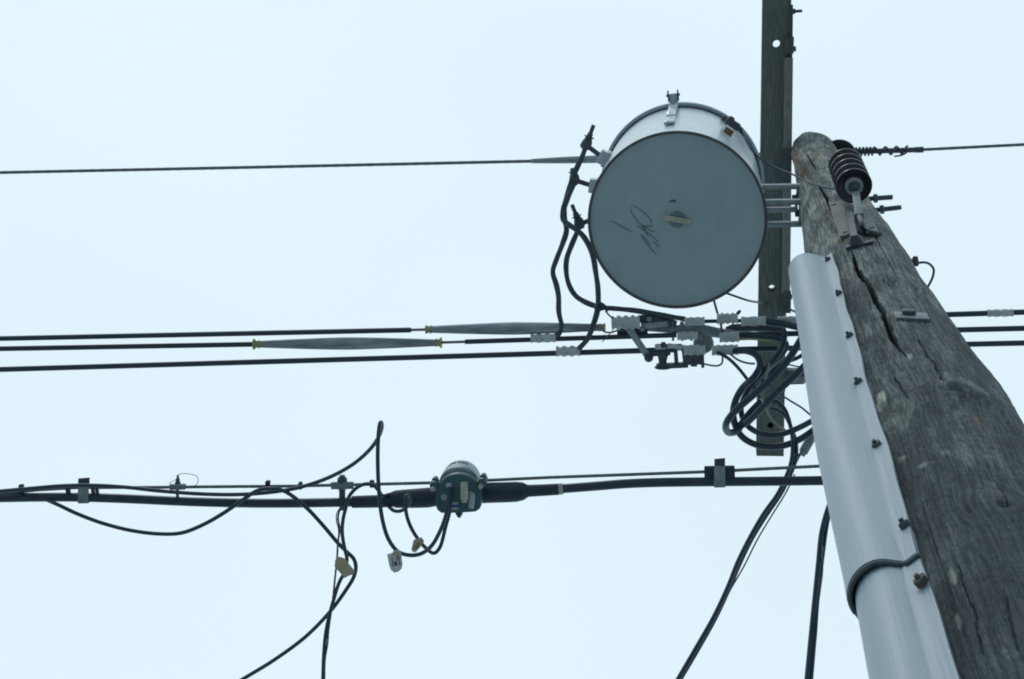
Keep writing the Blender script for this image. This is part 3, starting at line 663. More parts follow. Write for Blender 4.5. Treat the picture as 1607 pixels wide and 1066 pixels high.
# ------------------------------------------------------------------ low-voltage lines, left
HS = 5.6; ms = PXM(600, 530, HS)
LV = 'insulated low-voltage lines'
def seg(g, a_, b_, rp, left=False, right=False, sag=0):
    p, q = P(*a_, HS), P(*b_, HS); pts = [p, (p+q)/2 - EZ*sag, q]
    if left: pts = [far(q, p, 18)] + pts
    if right: pts = pts + [far(p, q, 16)]
    g.tube(pts, rp*ms, 12, smooth=False); return g
ca1 = thing('insulated_cable', 'black insulated line from the left edge to the splice nearest the tank, uppermost of three', 'power cable', P(0, 531, HS), LV)
build('insulation', seg(G(), (0, 531.5), (645, 518), 4.2, left=True), M['black'], ca1)
build('bare_core', seg(G(), (640, 518.1), (672, 517.2), 2.2), M['strand'], ca1)
ca2 = thing('insulated_cable', 'black insulated line in two stretches either side of the left splice, middle of three', 'power cable', P(0, 547, HS), LV)
build('insulation', seg(G(), (0, 547.5), (402, 540.4), 4.2, left=True), M['black'], ca2)
build('bare_core', seg(G(), (688, 537.8), (735, 536.4), 2.2), M['strand'], ca2)
build('insulation', seg(G(), (730, 536.5), (1062, 526), 4.0), M['black'], ca2)
ca3 = thing('insulated_cable', 'black insulated line without splice from the left edge, lowest of three', 'power cable', P(0, 580, HS), LV)
build('insulation', seg(G(), (0, 580), (1060, 549), 4.5, left=True), M['black'], ca3)
def splice(a_, b_, mid, label, flare):
    p, q = P(*a_, HS), P(*b_, HS); d = unit(q-p); L = np.linalg.norm(q-p)
    t = thing('line_splice', label, 'line splice', p, 'tapered grey line splices')
    e0 = 5.0*ms
    g = G(); prof = [(.012, 5.5*ms)] + [(L*k/20, (e0 + (mid*ms-e0)*(1 - abs(k/10 - 1)**1.35))) for k in range(1, 20)] + [(L-.012, 5.5*ms)]
    g.lathe(p, d, prof, 28); build('sleeve', g, M['gripm'], t)
    for (c, s_) in ((p, 1), (q, -1)):
        g = G(); fl = flare*ms; g.lathe(c, d*s_, [(0, fl), (.002, fl*.98), (.010, 5.2*ms), (.019, 6.6*ms), (.020, 5.4*ms)], 24); build('end_funnel', g, M['yellow'], t)
splice((668, 517.3), (950, 514), 9.8, 'tapered grey splice with yellow ends, right one, just below and left of the tank', 7)
splice((398, 540.5), (693, 538), 10, 'tapered grey splice with flared yellow ends, left one, on the middle line', 8.8)
# right of the pole
rc = 'insulated_cable'
for (a_, b_, lab, mt) in (((1225, 502.5), (1607, 490), 'black line leaving right of the pole with a white sleeve on it, uppermost of three', 0), ((1150, 526), (1607, 515.5), 'black line leaving right of the pole between the sleeved one and the lowest', 0), ((1155, 548.5), (1607, 538.5), 'black line leaving right of the pole, lowest of the three there', 0)):
    g = seg(G(), a_, b_, 4.3, right=True); solo(rc, g, M['black'], lab, 'power cable', 'insulated lines right of the pole')

# ribbed plastic connector covers
CG = 'ribbed grey-white connector covers'
def cover(x0, x1, y0, y1, lab, ribs=4, rag=.0, h=HS, slope=.028, dh=-.012, m=None, style=0):
    a_ = P(x0, (y0+y1)/2 + slope*(x1-x0)/2, h + dh); b_ = P(x1, (y0+y1)/2 - slope*(x1-x0)/2, h + dh); d = unit(b_-a_); L = np.linalg.norm(b_-a_); hh = (y1-y0)/2*PXM(x0, y0, h)
    t = thing('connector_cover', lab, 'connector', a_, CG)
    u = unit(np.cross(EZ, d)); w_ = EZ; rings = []; N = ribs*8; z0 = -hh*.8; tt = []
    for k in range(N + 1):
        s_ = k/N; f_ = 1 + (.08 if style == 0 else .16)*math.cos(2*math.pi*s_*ribs)*(1 if 0 < k < N else .2) + (rs.uniform(-rag, rag))
        b2 = hh*f_; c2 = hh*.75*(1 + .05*math.cos(2*math.pi*s_*ribs)); e = hh*.25; c = a_ + d*L*s_
        L8 = [(b2, c2-e), (b2-e, c2), (-b2+e, c2), (-b2, c2-e), (-b2, -c2+e), (-b2+e, -c2), (b2-e, -c2), (b2, -c2+e)]
        rings.append([c + u*q[0]/1.08 + w_*q[1] for q in L8])
    g = G(); g.ringloft(rings); build('shell', g, m or M['plastic'], t)
    g = G()
    for k in range(ribs*2 - 1):                         # raised snap tabs along its underside seam
        c = a_ + d*L*(k + 1)/(ribs*2) - w_*hh*.78; g.box(c, d, u, w_, L/(ribs*11), hh*.72, hh*.13, .3)
    g.box(a_ + d*L/2 - w_*hh*.76, d, u, w_, L*.47, hh*.06, hh*.08, .3)
    build('clasp', g, m or M['plastic'], t)
    return t
cover(960, 1004, 496, 516.5, 'largest wavy-edged connector cover, beside the yellow end of the right splice', 4, .03, style=1)
cover(1074, 1106, 498, 511, 'connector cover on the lead just below the tank, right of the long black lead', 3)
tt_ = cover(1125, 1158, 492, 508, 'ragged crimped connector cover with a black tip, below the tank right of centre', 4, .12, style=1)
g = G(); g.lathe(P(1157, 493, HS - .01), P(1162.5, 486.5, HS) - P(1157, 493, HS), [(-.004, .004), (.006, .006), (.016, .003)], 8); build('tip', g, M['rubber'], tt_)
cover(1163, 1202, 497, 511.5, 'flat printed connector cover overlapping the left side of the crossarm', 2)
cover(1220, 1253, 496.5, 508, 'connector cover on the right side of the crossarm beside the guard', 3)
cover(1063, 1095, 520, 533.5, 'connector cover at the end of the middle black line', 3)
cover(1129, 1160, 521.5, 537, 'connector cover above the coiled cable ends', 3)
cover(1073, 1107, 541.5, 557, 'connector cover at the end of the lowest black line', 3)
cover(1117, 1158, 541.5, 557.5, 'connector cover from which the thickest coiled cable bends down', 4)
cover(833, 872, 524.5, 537.5, 'straight connector cover where the left lead meets the middle line', 3)
cover(873, 910, 543.5, 559, 'wavy connector cover on the lowest line under the leads', 3, .04, style=1)
cover(1550, 1590, 485.5, 497, 'connector cover on the uppermost line right of the pole', 3, .04, slope=.02)
g = seg(G(), (1104, 504.5), (1165, 503.5), 3); solo('jumper_cable', g, M['black'], 'short black jumper joining three connector covers under the tank', 'cable')

# dead-end clamps and clevis between the covers
def bar(g, a_, b_, wpx, z=.004, h=HS, dz=0, bev=.2):
    p, q = P(*a_, h) + EZ*dz, P(*b_, h) + EZ*dz; d = unit(q-p); g.box((p+q)/2, d, np.cross(EZ, d), EZ, np.linalg.norm(q-p)/2, wpx*ms/2, z, bev); return g
dc = thing('deadend_clamp', 'grey bolted dead-end clamp body lying between the upper and middle connector covers', 'clamp', P(1100, 518, HS + .02), 'dead-end hardware')
g = G(); p_ = PL([(1013, 515), (1060, 517), (1080, 516), (1105, 519), (1130, 523), (1165, 526), (1192, 525)], HS + .02); g.tube(p_, [.010, .013, .017, .019, .016, .012, .008], 10, step=.02); build('body', g, M['alum'], dc)
g = G()
for x in (1056, 1070, 1085, 1100): g.tube(PL([(x, 508.5), (x + .3, 535)], HS + .008), 1.9*ms, 8, smooth=False); g.hexbolt(P(x, 509, HS + .008), -EY, 3.4*ms, .008)
build('u_bolt', g, M['alum'], dc)
dc2 = thing('deadend_clamp', 'dark metal clamp with bolt head tucked behind the largest wavy connector cover', 'clamp', P(1012, 505, HS), 'dead-end hardware')
g = G(); p_ = PL([(1002, 501), (1020, 500), (1040, 503), (1062, 508)], HS + .012); g.tube(p_, [.012, .017, .014, .009], 10); build('body', g, M['steel'], dc2)
g = G(); bar(g, (1006, 512), (1048, 508), 9, .006); build('keeper_plate', g, M['galv'], dc2)
g = G(); g.hexbolt(P(1019, 500, HS - .006), -EZ + EY*.3, 4.4*ms, .01); g.hexbolt(P(1008, 516, HS), -EZ, 4*ms, .012); build('bolt', g, M['alum'], dc2)
g = G(); bar(g, (968, 521), (1016, 519), 11, .005, dz=.012); build('yoke', g, M['steel'], dc2)
cv = thing('clevis_swivel', 'spool clevis with square steel frame hanging below the lowest black line', 'clevis', P(1040, 562, HS), 'dead-end hardware')
g = G(); bar(g, (986, 513), (1018, 560), 10.5, .0035, dz=-.01); build('link_bar', g, M['galv'], cv)
g = G(); g.lathe(P(1018, 562, HS - .02), EZ, [(0, 5.5*ms), (.002, 7*ms), (.03, 7*ms), (.032, 5.5*ms)], 22); g.hexbolt(P(1018, 562, HS - .02), -EZ, 3.6*ms, .006); build('link_eye', g, M['steel'], cv)
g = G(); g.lathe(P(1040, 578, HS), P(1040, 543, HS + .0) - P(1040, 578, HS), [(0, 12*ms), (.004, 13*ms), (.008, 9*ms), (.02, 6*ms), (.036, 7.5*ms), (.044, 9.5*ms), (.05, 7*ms), (.06, 6*ms)], 26); build('spool', g, M['steel'], cv)
g = G(); bar(g, (1012, 556), (1052, 553), 8, .008); bar(g, (1030, 575), (1080, 572.5), 7, .014); bar(g, (1060, 548), (1062, 574), 6, .01); bar(g, (1073, 546), (1076, 573), 7, .012); bar(g, (1034, 546), (1070, 545), 9, .006, dz=.006)
build('frame', g, M['steel'], cv)
g = G(); g.hexbolt(P(1041, 541, HS - .012), -EZ, 5*ms, .008); build('bolt', g, M['steel'], cv)
g = G(); bar(g, (1028, 544), (1045, 543), 8, .008, dz=-.004); bar(g, (1047, 543.5), (1090, 548.5), 9, .007); build('cap_plate', g, M['plastic'], cv)
cb = thing('wedge_clamp', 'grey wedge clamp body with flared lower edge under the lowest connector covers', 'clamp', P(1092, 564, HS), 'dead-end hardware')
g = G(); bar(g, (1077, 563), (1105, 562), 18, .016, bev=.25); bar(g, (1100, 565), (1105, 564.8), 22, .018); bar(g, (1084, 572), (1094, 572), 5, .012); build('body', g, M['steel'], cb)
g = G(); g.lathe(P(1104, 540, HS + .02), EZ, [(0, 14*ms), (.006, 16*ms), (.014, 15*ms), (.02, 9*ms)], 30); build('cap', g, M['alum'], cb)
bw = thing('tie_wires', 'loose thin tie wires curling around the lower clamp', 'wire', P(1110, 573, HS))
g = G(); g.tube(PL([(1104, 571), (1115, 573.5), (1127, 574), (1133, 570), (1134, 558)], HS - .01), 1.5*ms, 8); build('strand', g, M['strand'], bw); g = G(); g.tube(PL([(944, 514), (947, 520), (958, 522), (968, 519)], HS - .01), 1.4*ms, 8); build('strand', g, M['strand'], bw); g = G(); g.tube(PL([(945, 537), (952, 529), (962, 519)], HS - .015), .8*ms, 6)
build('strand', g, M['strand'], bw)
# pale rounded covers lying under the crossarm between the lines
bc = thing('bundled_cover', 'dark rounded cable boot under the crossarm between upper and middle lines', 'cable boot', P(1140, 517, HS + .05))
g = G(); g.tube(PL([(1139, 517.5), (1150, 515.5), (1190, 514), (1215, 516), (1233, 520)], HS + .06), [.008, .0135, .0135, .012, .008], 14); build('boot', g, M['steel'], bc)

# ------------------------------------------------------------------ leads from the bushings
LG = 'insulated leads from the tank bushings'
def lead(pts, rp, lab, m='lead', grp=LG, wob=.10, name='bushing_lead', cat='cable lead', n=12):
    q = []
    for p in pts: q.append(np.asarray(p) if not isinstance(p, tuple) else P(*p))
    g = G(); g.tube(q, rp, n, wob=wob, step=.012); return solo(name, g, M[m], lab, cat, grp)
r1 = 4.1*ms
lead([b1, (914, 245, 5.7), (903, 269, 5.69), (893, 297, 5.68), (886, 322, 5.66), (886, 343, 5.66), (889, 362, 5.65), (882, 385, 5.64), (873, 408, 5.63), (867.5, 427, 5.62), (873, 447, 5.61), (876.5, 465, 5.6), (877, 490, 5.6), (881, 512, 5.59), (876, 525, 5.59), (868, 530, 5.59)], r1, 'leftmost wavy lead from the upper bushing down to the middle line')
lead([b2, (899, 292, 5.68), (891, 310, 5.66), (884, 330, 5.64), (884, 345, 5.63), (896, 355, 5.62), (912, 367, 5.62), (923, 383, 5.62), (931, 404, 5.61), (935, 428, 5.6), (938.5, 455, 5.58), (938, 485, 5.57), (931, 510, 5.56), (922, 532, 5.56), (909, 547, 5.57)], r1*1.05, 'lead from the middle bushing sweeping down beside the tank to the lowest line')
lead([b3, (905, 366, 5.68), (897, 385, 5.67), (889.5, 406, 5.66), (888.5, 425, 5.65), (892.5, 446, 5.64), (903, 464, 5.63), (920, 475, 5.62), (941, 482, 5.61), (972, 485, 5.6), (1000, 488, 5.6), (1035, 494, 5.6), (1075, 501, 5.59)], r1, 'lead from the lowest bushing curving under the tank to the right')
g = G(); g.lathe(P(934, 482, 5.56), P(945, 483, 5.57) - P(934, 482, 5.56), [(0, 5*ms), (.004, 6.5*ms), (.018, 6*ms), (.026, 4.5*ms)], 14); g.tube(PL([(938, 478), (943, 476), (950, 481), (953, 489)], 5.55), 1.8*ms, 8); g.tube(PL([(950, 488), (956, 495), (962, 500)], 5.56), 1.3*ms, 8)
solo('lead_tie', g, M['rubber'], 'black tape tie where two leads cross left of the tank bottom', 'tape tie')

# ------------------------------------------------------------------ service coils and small wires by the crossarm
KG = 'thick black service cables looped at the crossarm end'
def coil(pts, rp, lab, m='black', grp=KG, h0=5.5, name='looped_cable', cat='cable', wob=0):
    q = [P(p[0], p[1], p[2] if len(p) > 2 else h0) for p in pts]
    g = G(); g.tube(q, rp*PXM(1200, 620, h0), 14, step=.012, wob=wob); return solo(name, g, M[m], lab, cat, grp)
coil([(1153, 551, 5.58), (1172, 551, 5.55), (1188, 559, 5.52), (1193, 573, 5.5), (1184, 591, 5.47), (1166, 608), (1155, 627), (1150.5, 647), (1154, 668), (1165, 686), (1185, 697.5), (1210, 701.5), (1235, 698), (1258, 688), (1285, 668), (1310, 640, 5.45)], 5.4, 'thick cable bending out of the lower cover and swinging in the outermost low loop')
coil([(1232, 520, 5.55), (1228, 545, 5.52), (1210, 570, 5.5), (1190, 592, 5.5), (1172, 616, 5.52), (1163, 640, 5.52), (1167, 660, 5.52), (1180, 674, 5.5), (1200, 682, 5.5), (1222, 682.5, 5.5), (1248, 674, 5.48), (1282, 656, 5.45), (1310, 635, 5.45)], 4.6, 'thick cable in the inner low loop just above the outermost one')
coil([(1200, 504.5, 5.6), (1222, 507, 5.58), (1245, 512, 5.55), (1266, 518, 5.5), (1258, 531, 5.42), (1243, 556, 5.40), (1226, 579, 5.38), (1205, 600, 5.36), (1180, 622, 5.36), (1156, 643, 5.36), (1142, 660, 5.37), (1139, 672, 5.40), (1145, 679.5, 5.44), (1158, 675, 5.48), (1166, 662, 5.5), (1180, 645, 5.5), (1196, 629, 5.5)], 5.6, 'thick cable slanting down left from the guard into the leftmost small turn')
coil([(1300, 530, 5.40), (1280, 555, 5.40), (1262, 575, 5.40), (1245, 592, 5.41), (1226, 609, 5.42), (1206, 629, 5.43), (1188, 648, 5.45), (1171, 664, 5.48), (1160, 668, 5.52)], 5.6, 'thick straight cable slanting parallel below the other diagonal one')
coil([(1160, 530, 5.6), (1195, 529, 5.58), (1222, 532, 5.56), (1234, 540, 5.55), (1228, 555, 5.55), (1207, 575, 5.56), (1188, 600, 5.56), (1170, 622, 5.56)], 4.6, 'thick cable curving under the crossarm from the cover above the coils')
coil([(1272, 546, 5.5), (1255, 560, 5.5), (1236, 568, 5.5), (1215, 580, 5.52), (1196, 600, 5.54)], 3.2, 'medium black cable behind the diagonals, out of the guard side')
coil([(1160, 532, 5.55), (1190, 533, 5.54), (1212, 536, 5.54), (1222, 541, 5.55), (1222, 549, 5.56)], 1.5, 'thin yellow-green striped wire just above the coils', 'yellow', None, name='striped_wire', cat='wire')
coil([(1145, 555, 5.57), (1158, 565, 5.57), (1173, 570, 5.57), (1185, 571, 5.57)], 1.7, 'short pale wire sagging right of the wedge clamp', 'alum', None, name='pale_wire', cat='wire')
coil([(1208, 570, 5.45), (1203, 590, 5.44), (1198, 615, 5.43), (1200, 637, 5.43), (1210, 657, 5.44), (1222, 669, 5.45), (1232, 675, 5.46)], 1.9, 'thin tan wire hanging across the crossarm end', 'tan', None, name='tan_wire', cat='wire')
coil([(1125, 553, 5.57), (1142, 562, 5.56), (1158, 577, 5.54), (1175, 598, 5.52), (1188, 612, 5.52), (1192, 624, 5.52)], 2.7, 'thin black wire slanting from the wedge clamp down to the coils', 'black', None, name='thin_wire', cat='wire')
coil([(1206, 603, 5.35), (1222, 617, 5.36), (1240, 629, 5.38), (1258, 640, 5.4), (1276, 655, 5.4)], 1.5, 'thin black wire crossing from the crossarm to the guard above the low loops', 'black', None, name='thin_wire', cat='wire')
coil([(1120, 470, 5.75), (1124, 485, 5.7), (1130, 505, 5.65), (1134, 524, 5.6)], 2, 'thin black wire dropping from behind the tank bottom past the ragged cover', 'black', None, name='thin_wire', cat='wire')
coil([(1125, 455, 6.3), (1145, 462, 6.3), (1168, 470, 6.3), (1192, 475, 6.5), (1215, 479, 6.8+.06), (1240, 486, 6.6), (1260, 497, 6.3)], 2.0, 'thin black wire from behind the tank passing over the crossarm', 'black', None, name='thin_wire', cat='wire')
coil([(1236, 572, 5.5), (1255, 576, 5.5), (1285, 578, 5.5)], 1.2, 'short thin black wire right of the crossarm above the dark bracket', 'black', None, name='thin_wire', cat='wire')
# dark bracket on the arm's right near its end
sb = thing('side_bracket', 'dark steel bracket with bolt projecting right of the crossarm near its lower end', 'bracket', P(1250, 588, 6.7))
g = G(); a_ = P(1232, 587, 6.74); b_ = P(1300, 589, 6.74); d = unit(b_-a_); g.box((a_+b_)/2, d, np.cross(EZ, d), EZ, np.linalg.norm(b_-a_)/2, .020, .03, .3); build('body', g, M['steel'], sb)
g = G(); g.tube([P(1230, 601, 6.74), P(1262, 600, 6.74)], .0075, 10, smooth=False); g.hexbolt(P(1231, 601, 6.74), EX, .016, .012); g.hexbolt(P(1229, 609, 6.74), EX, .014, .008); build('bolt', g, M['steel'], sb)
g = G(); g.box(P(1258, 596, 6.71), EX, EY, EZ, .05, .012, .006); build('plate', g, M['alum'], sb)
# grey plastic piece behind the guard
g = G(); a_, b_ = P(1287, 662, 5.6), P(1260, 710, 5.6); d = unit(b_-a_); u = unit(np.cross(EZ, d))
gp = thing('cable_block', 'slanted grey plastic wedge piece emerging from behind the guard below the loops', 'connector', a_)
L = np.linalg.norm(b_-a_); g.box((a_+b_)/2, d, u, EZ, L/2, 6.6*ms, .012, .2); g.box((a_+b_)/2 + d*.03 - EZ*.010, d, u, EZ, L/3.2, 4.4*ms, .008, .2); build('body', g, M['alum'], gp)
g = G(); g.tube(PL([(1262, 704), (1255, 714), (1248, 728), (1243, 742), (1236, 756)], 5.45), 2.2*ms, 8); build('strand', g, M['strand'], gp)

# ------------------------------------------------------------------ service drops going down right of centre
DG = 'service drop cables hanging off toward the bottom edge'
def drop(pts, rp, lab, m='black', grp=DG, name='drop_cable', cat='cable', wob=0, tail=True, lobes=0, dx=0):
    q = [P(p[0] + (dx if i > 4 else 0), p[1], p[2]) for i, p in enumerate(pts)]
    if tail: q.append(q[-1] + unit(q[-1] - q[-2])*4)
    g = G(); g.tube(q, rp, 10, step=.02, wob=wob, lobes=lobes, pitch=.05); return solo(name, g, M[m], lab, cat, grp)
drop([(1204, 632, 5.55), (1218, 630, 5.55), (1231, 642, 5.55), (1239, 663, 5.55), (1244, 690, 5.5), (1242, 725, 5.42), (1234, 748, 5.38), (1221, 775, 5.35), (1199, 806, 5.3), (1178, 842, 5.25), (1158, 882, 5.2), (1143, 920, 5.15), (1121, 967, 5.1), (1092, 1018, 5.05), (1060, 1073, 5.0)], .0070, 'black drop cable on the left side of its pair, swinging down to the bottom edge')
drop([(1208, 640, 5.56), (1228, 648, 5.56), (1240, 668, 5.56), (1249, 692, 5.5), (1249, 722, 5.43), (1243, 748, 5.4), (1229, 776, 5.37), (1206, 810, 5.32), (1184, 846, 5.27), (1165, 885, 5.22), (1148, 925, 5.17), (1126, 972, 5.12), (1098, 1022, 5.07), (1068, 1073, 5.02)], .0056, 'thinner black drop cable on the right side of its pair', dx=-3.5)
drop([(1247, 745, 5.42), (1233, 774, 5.38), (1210, 811, 5.33), (1188, 848, 5.28), (1168, 888, 5.23), (1151, 930, 5.18), (1129, 976, 5.13), (1103, 1022, 5.08), (1073, 1073, 5.03)], .0024, 'pale bare messenger strand running along the swinging drop pair', 'steel', lobes=3, dx=-7)
drop([(1330, 740, 4.9), (1316, 770, 4.85), (1303, 790, 4.8), (1296, 810, 4.78), (1289, 840, 4.75), (1285, 880, 4.7), (1280, 930, 4.65), (1274, 990, 4.6), (1266, 1073, 4.5)], .0075, 'black drop cable beside the guard edge, left of its pair')
drop([(1334, 745, 4.9), (1319, 775, 4.85), (1306, 793, 4.8), (1300, 815, 4.78), (1295, 845, 4.75), (1290, 885, 4.7), (1284, 935, 4.65), (1280, 990, 4.6), (1273, 1073, 4.5)], .0048, 'thinner dark drop cable beside the guard edge, right of its pair', wob=.05)
drop([(1298, 838, 4.75), (1293, 850, 4.75), (1290, 870, 4.7), (1291, 895, 4.7), (1286, 935, 4.65), (1278, 1000, 4.6), (1275, 1073, 4.5)], .0022, 'thin pale strand wound along the pair beside the guard', 'strand')

# clip and pigtail on the pole's right edge
cp = thing('wire_clip', 'small dark clip with a curled black wire on the right edge of the pole', 'wire clip', P(1436, 411, 3.95))
g = G(); c = P(1436, 411.5, 3.95); g.box(c, EX, EY, EZ, .007, .008, .012, .3); g.lathe(c, -EY + EX*.1, [(-.005, .006), (.012, .006), (.013, .004)], 10); g.box(c - EX*.012, EX, EY, EZ, .012, .004, .004); build('clip', g, M['steel'], cp)
g = G(); g.tube(PL([(1436, 414), (1447, 412), (1457, 413.5), (1465, 422), (1464, 434), (1458, 447), (1450, 460)], 3.95), 1.9*PXM(1450, 420, 3.95), 8, step=.006); build('pigtail', g, M['black'], cp)

# ------------------------------------------------------------------ communication line
HC = 4.6; mc = PXM(600, 780, HC)
def cl_(pts): return [P(x, y, HC) if True else 0 for x, y in pts]
mp_ = cl_([(0, 775), (60, 769), (120, 765.5), (240, 765), (330, 764), (460, 763), (590, 760), (690, 757.5), (860, 749.5), (1110, 740.5), (1310, 730.5), (1450, 724)])
g = G(); g.tube([far(mp_[1], mp_[0], 15)] + mp_ + [far(mp_[-2], mp_[-1], 12)], 2.5*mc, 12, smooth=False, lobes=6, pitch=.05)
solo('messenger_wire', g, M['strand'], 'thin twisted steel messenger wire just above the thick communication cable', 'support wire')
cc = thing('trunk_cable', 'thick black communication cable with bulging boots either side of the green housing', 'communication cable', P(0, 781, HC))
def tb(pts, rp, dz=0):
    q = [p + EZ*dz for p in cl_(pts)]; return G().tube(q, [a*mc for a in rp] if not np.isscalar(rp) else rp*mc, 18, step=.03)
q = cl_([(0, 781.5), (60, 780.5), (120, 780.5), (200, 783), (300, 787.5), (400, 789.8), (480, 789.5), (555, 788)])
g = G(); g.tube([far(q[1], q[0], 15)] + q, 7.4*mc, 18, step=.04); build('jacket', g, M['black'], cc)
g = tb([(553, 788), (580, 787.2), (606, 786.4), (614, 784.5), (622, 783.5), (650, 782.3), (672, 781), (684, 780), (700, 779)], [9.6, 10, 10, 11.5, 14, 15.2, 15.8, 14.5, 12]); build('boot', g, M['rubber'], cc)
g = tb([(740, 776), (757, 775), (768, 773.5), (785, 773), (810, 772), (821, 771), (829, 770.5), (850, 769.5), (877, 768)], [12, 15, 16.2, 16, 15.8, 14, 9.6, 9.2, 9]); build('boot', g, M['rubber'], cc)
g = tb([(876, 768), (880, 767.6), (884, 767.3)], [8, 9.2, 8]); build('end_ring', g, M['cream'], cc)
q = cl_([(884, 767), (930, 763.5), (980, 759.5), (1030, 757.5), (1100, 756.5), (1200, 755.5), (1310, 754), (1450, 750)])
g = G(); g.tube(q + [far(q[-2], q[-1], 12)], 7.2*mc, 18, step=.04); build('jacket', g, M['black'], cc)
# closure
CH = 4.5; k_ = PXM(718, 770, CH)
def K(x, y, dh=0): return P(x, y, CH + dh)
cs = thing('splice_closure', 'dark green bell-shaped splice housing with a pale dome, hung on the messenger in mid-span', 'splice closure', K(718, 775))
g = G(); face = []
for a_ in np.linspace(math.radians(195), math.radians(345), 15): face.append((719 + 34.5*math.cos(a_), 776 + 33*math.sin(a_)))
face += [(755.5, 788), (755.5, 793), (753, 799), (747, 803), (735, 804), (703, 805.5), (692, 805), (686, 800), (683.5, 793), (683, 785)]
def scaled(f_, dh): return [K(719 + (x-719)*f_, 775 + (y-775)*f_, 0) + EZ*dh for x, y in face]
g.ringloft([scaled(.93, -.004), scaled(.985, -.002), scaled(1.0, .003), scaled(1.0, .03), scaled(.95, .05)]); hb = build('housing', g, M['green'], cs)
c = K(716.5, 768, 0) + EZ*.028
g = G(); g.lathe(c, EZ, [(0, 31*k_), (.02, 31.5*k_), (.07, 31*k_), (.082, 29*k_), (.092, 22*k_), (.096, 8*k_)], 48); dm = build('dome', g, M['dome'], cs)
g = G(); g.lathe(K(718, 770) + EZ*.032, EZ, [(0, 31*k_), (0, 33*k_), (.008, 33*k_), (.009, 31*k_)], 48); build('clamp_band', g, M['green'], cs)
g = G()                                                 # embossed dark lettering marks on the dome wall
for i, a_ in enumerate(np.linspace(-118, -66, 11)):
    if i in (4,): continue
    e = np.array([math.cos(math.radians(a_)), math.sin(math.radians(a_)), 0]); t2 = np.cross(EZ, e)
    g.box(c + e*31.3*k_ + EZ*(.046 + .004*(i % 2)), t2, EZ, e, .0018, .006 + .002*(i % 3 == 0), .0010, .2)
build('embossing', g, M['steel'], dm)
g = G()
for (x, y) in ((681, 762), (757, 757)):
    g.lathe(K(x, y) + EZ*.0, EZ, [(-.004, 6*k_), (0, 7*k_), (.03, 7*k_), (.034, 5*k_)], 16); g.lathe(K(x, y - 5) + EZ*.012, EZ, [(0, 5*k_), (.02, 5*k_)], 12)
g.box((K(681, 764) + K(757, 760))/2 + EZ*.014, EX, EY, EZ, 38*k_, 4*k_, .006); build('hanger_ear', g, M['green'], cs)
for (x, y) in ((680, 767), (754.5, 763)):
    g = G(); g.hexbolt(K(x, y, -.004), -EZ, 4.2*k_, .008); build('bolt', g, M['cream'], cs)
g = G(); g.lathe(K(720.5, 806, .012), K(720.5, 813, .0) - K(720.5, 806, .012), [(-.004, 6.5*k_), (.002, 5.5*k_), (.012, 2.4*k_), (.014, 1*k_)], 14); build('nub', g, M['green'], cs)
g = G(); g.tube([K(728.5, 757, -.002), K(728.5, 781, -.02), K(728.5, 785, -.022)], [6*k_, 6.1*k_, 5.6*k_], 18, smooth=False); g.tube([K(728.5, 785, -.022), K(728.5, 789, -.024)], [4.5*k_, 4*k_], 12, smooth=False); build('port_tube', g, M['cream'], cs, label='long cream port tube')
g = G(); g.tube([K(740, 776, -.002), K(740.5, 785, -.01), K(739, 798, -.014)], [5.4*k_, 5*k_, 4.2*k_], 16, smooth=False); build('port_tube', g, M['dome'], cs, label='short grey port tube')
g = G(); g.lathe(K(705, 762, -.001), -EZ - .2*EY, [(0, 5.5*k_), (.006, 5*k_), (.007, 3.8*k_), (.016, 3.6*k_)], 18); build('port_plug', g, M['dome'], cs); g = G(); g.lathe(K(697.5, 780, -.001), -EZ, [(0, 5.6*k_), (.005, 5*k_), (.006, 2*k_)], 18); build('port_plug', g, M['dome'], cs); g = G(); g.lathe(K(739, 777, -.001), -EZ, [(0, 7*k_), (.004, 6.4*k_)], 20); build('port_plug', g, M['dome'], cs); g = G(); g.lathe(K(719, 748.5, 0), -EZ, [(0, 3*k_), (.003, 2*k_)], 12); build('port_plug', g, M['dome'], cs)
g = G(); g.box(K(712, 794, -.005), EX, EY, EZ, 7*k_, 6*k_, .0012); lb = build('label_plate', g, M['cream'], cs)
g = G(); g.box(K(713, 794.5, -.0075), EX, EY, EZ, 8.5*k_, 2*k_, .0009); build('stripe', g, M['blue'], lb)

# straps and spacers
def strap(x, ytop, ybot, wpx, lab, blk, tilt=0, dark=(0, 0)):
    t = thing('cable_strap', lab, 'cable strap', P(x, ybot, HC - .012), 'straps lashing the trunk cable to the messenger')
    g = G(); a_, b_ = P(x, ytop + 12, HC - .011), P(x - .5, ybot, HC - .013); d = unit(b_-a_); g.box((a_+b_)/2, d, np.cross(EZ, d), EZ, np.linalg.norm(b_-a_)/2, wpx*mc/2, .0025, .3)
    a_ = P(x, ybot, HC - .013); g.box(a_ + EZ*.012, EX, EY, EZ, wpx*mc/2, .002, .014, .3); build('band', g, M['alum'], t)
    g = G(); y1 = ytop + 13; g.prism([P(x - wpx/2 + tilt, ytop + 1.5, HC - .004), P(x + wpx/2 + tilt, ytop, HC - .004), P(x + wpx/2, y1, HC - .008), P(x - wpx/2, y1 - 1, HC - .008)], EZ*.004); build('band_tail', g, M['steel'], t, smooth=False)
    for (x0, x1, y0, y1) in blk:
        g = G(); g.box(P((x0+x1)/2, (y0+y1)/2, HC), EX, EY, EZ, (x1-x0)/2*mc, (y1-y0)/2*mc, .008, .3); build('spacer', g, M['rubber'], t)
strap(1129.5, 719.5, 764, 17, 'grey strap with black spacer block near the pole, below the crossarm end', [(1105.5, 1122, 732, 752), (1136, 1153, 731.5, 751)], tilt=0)
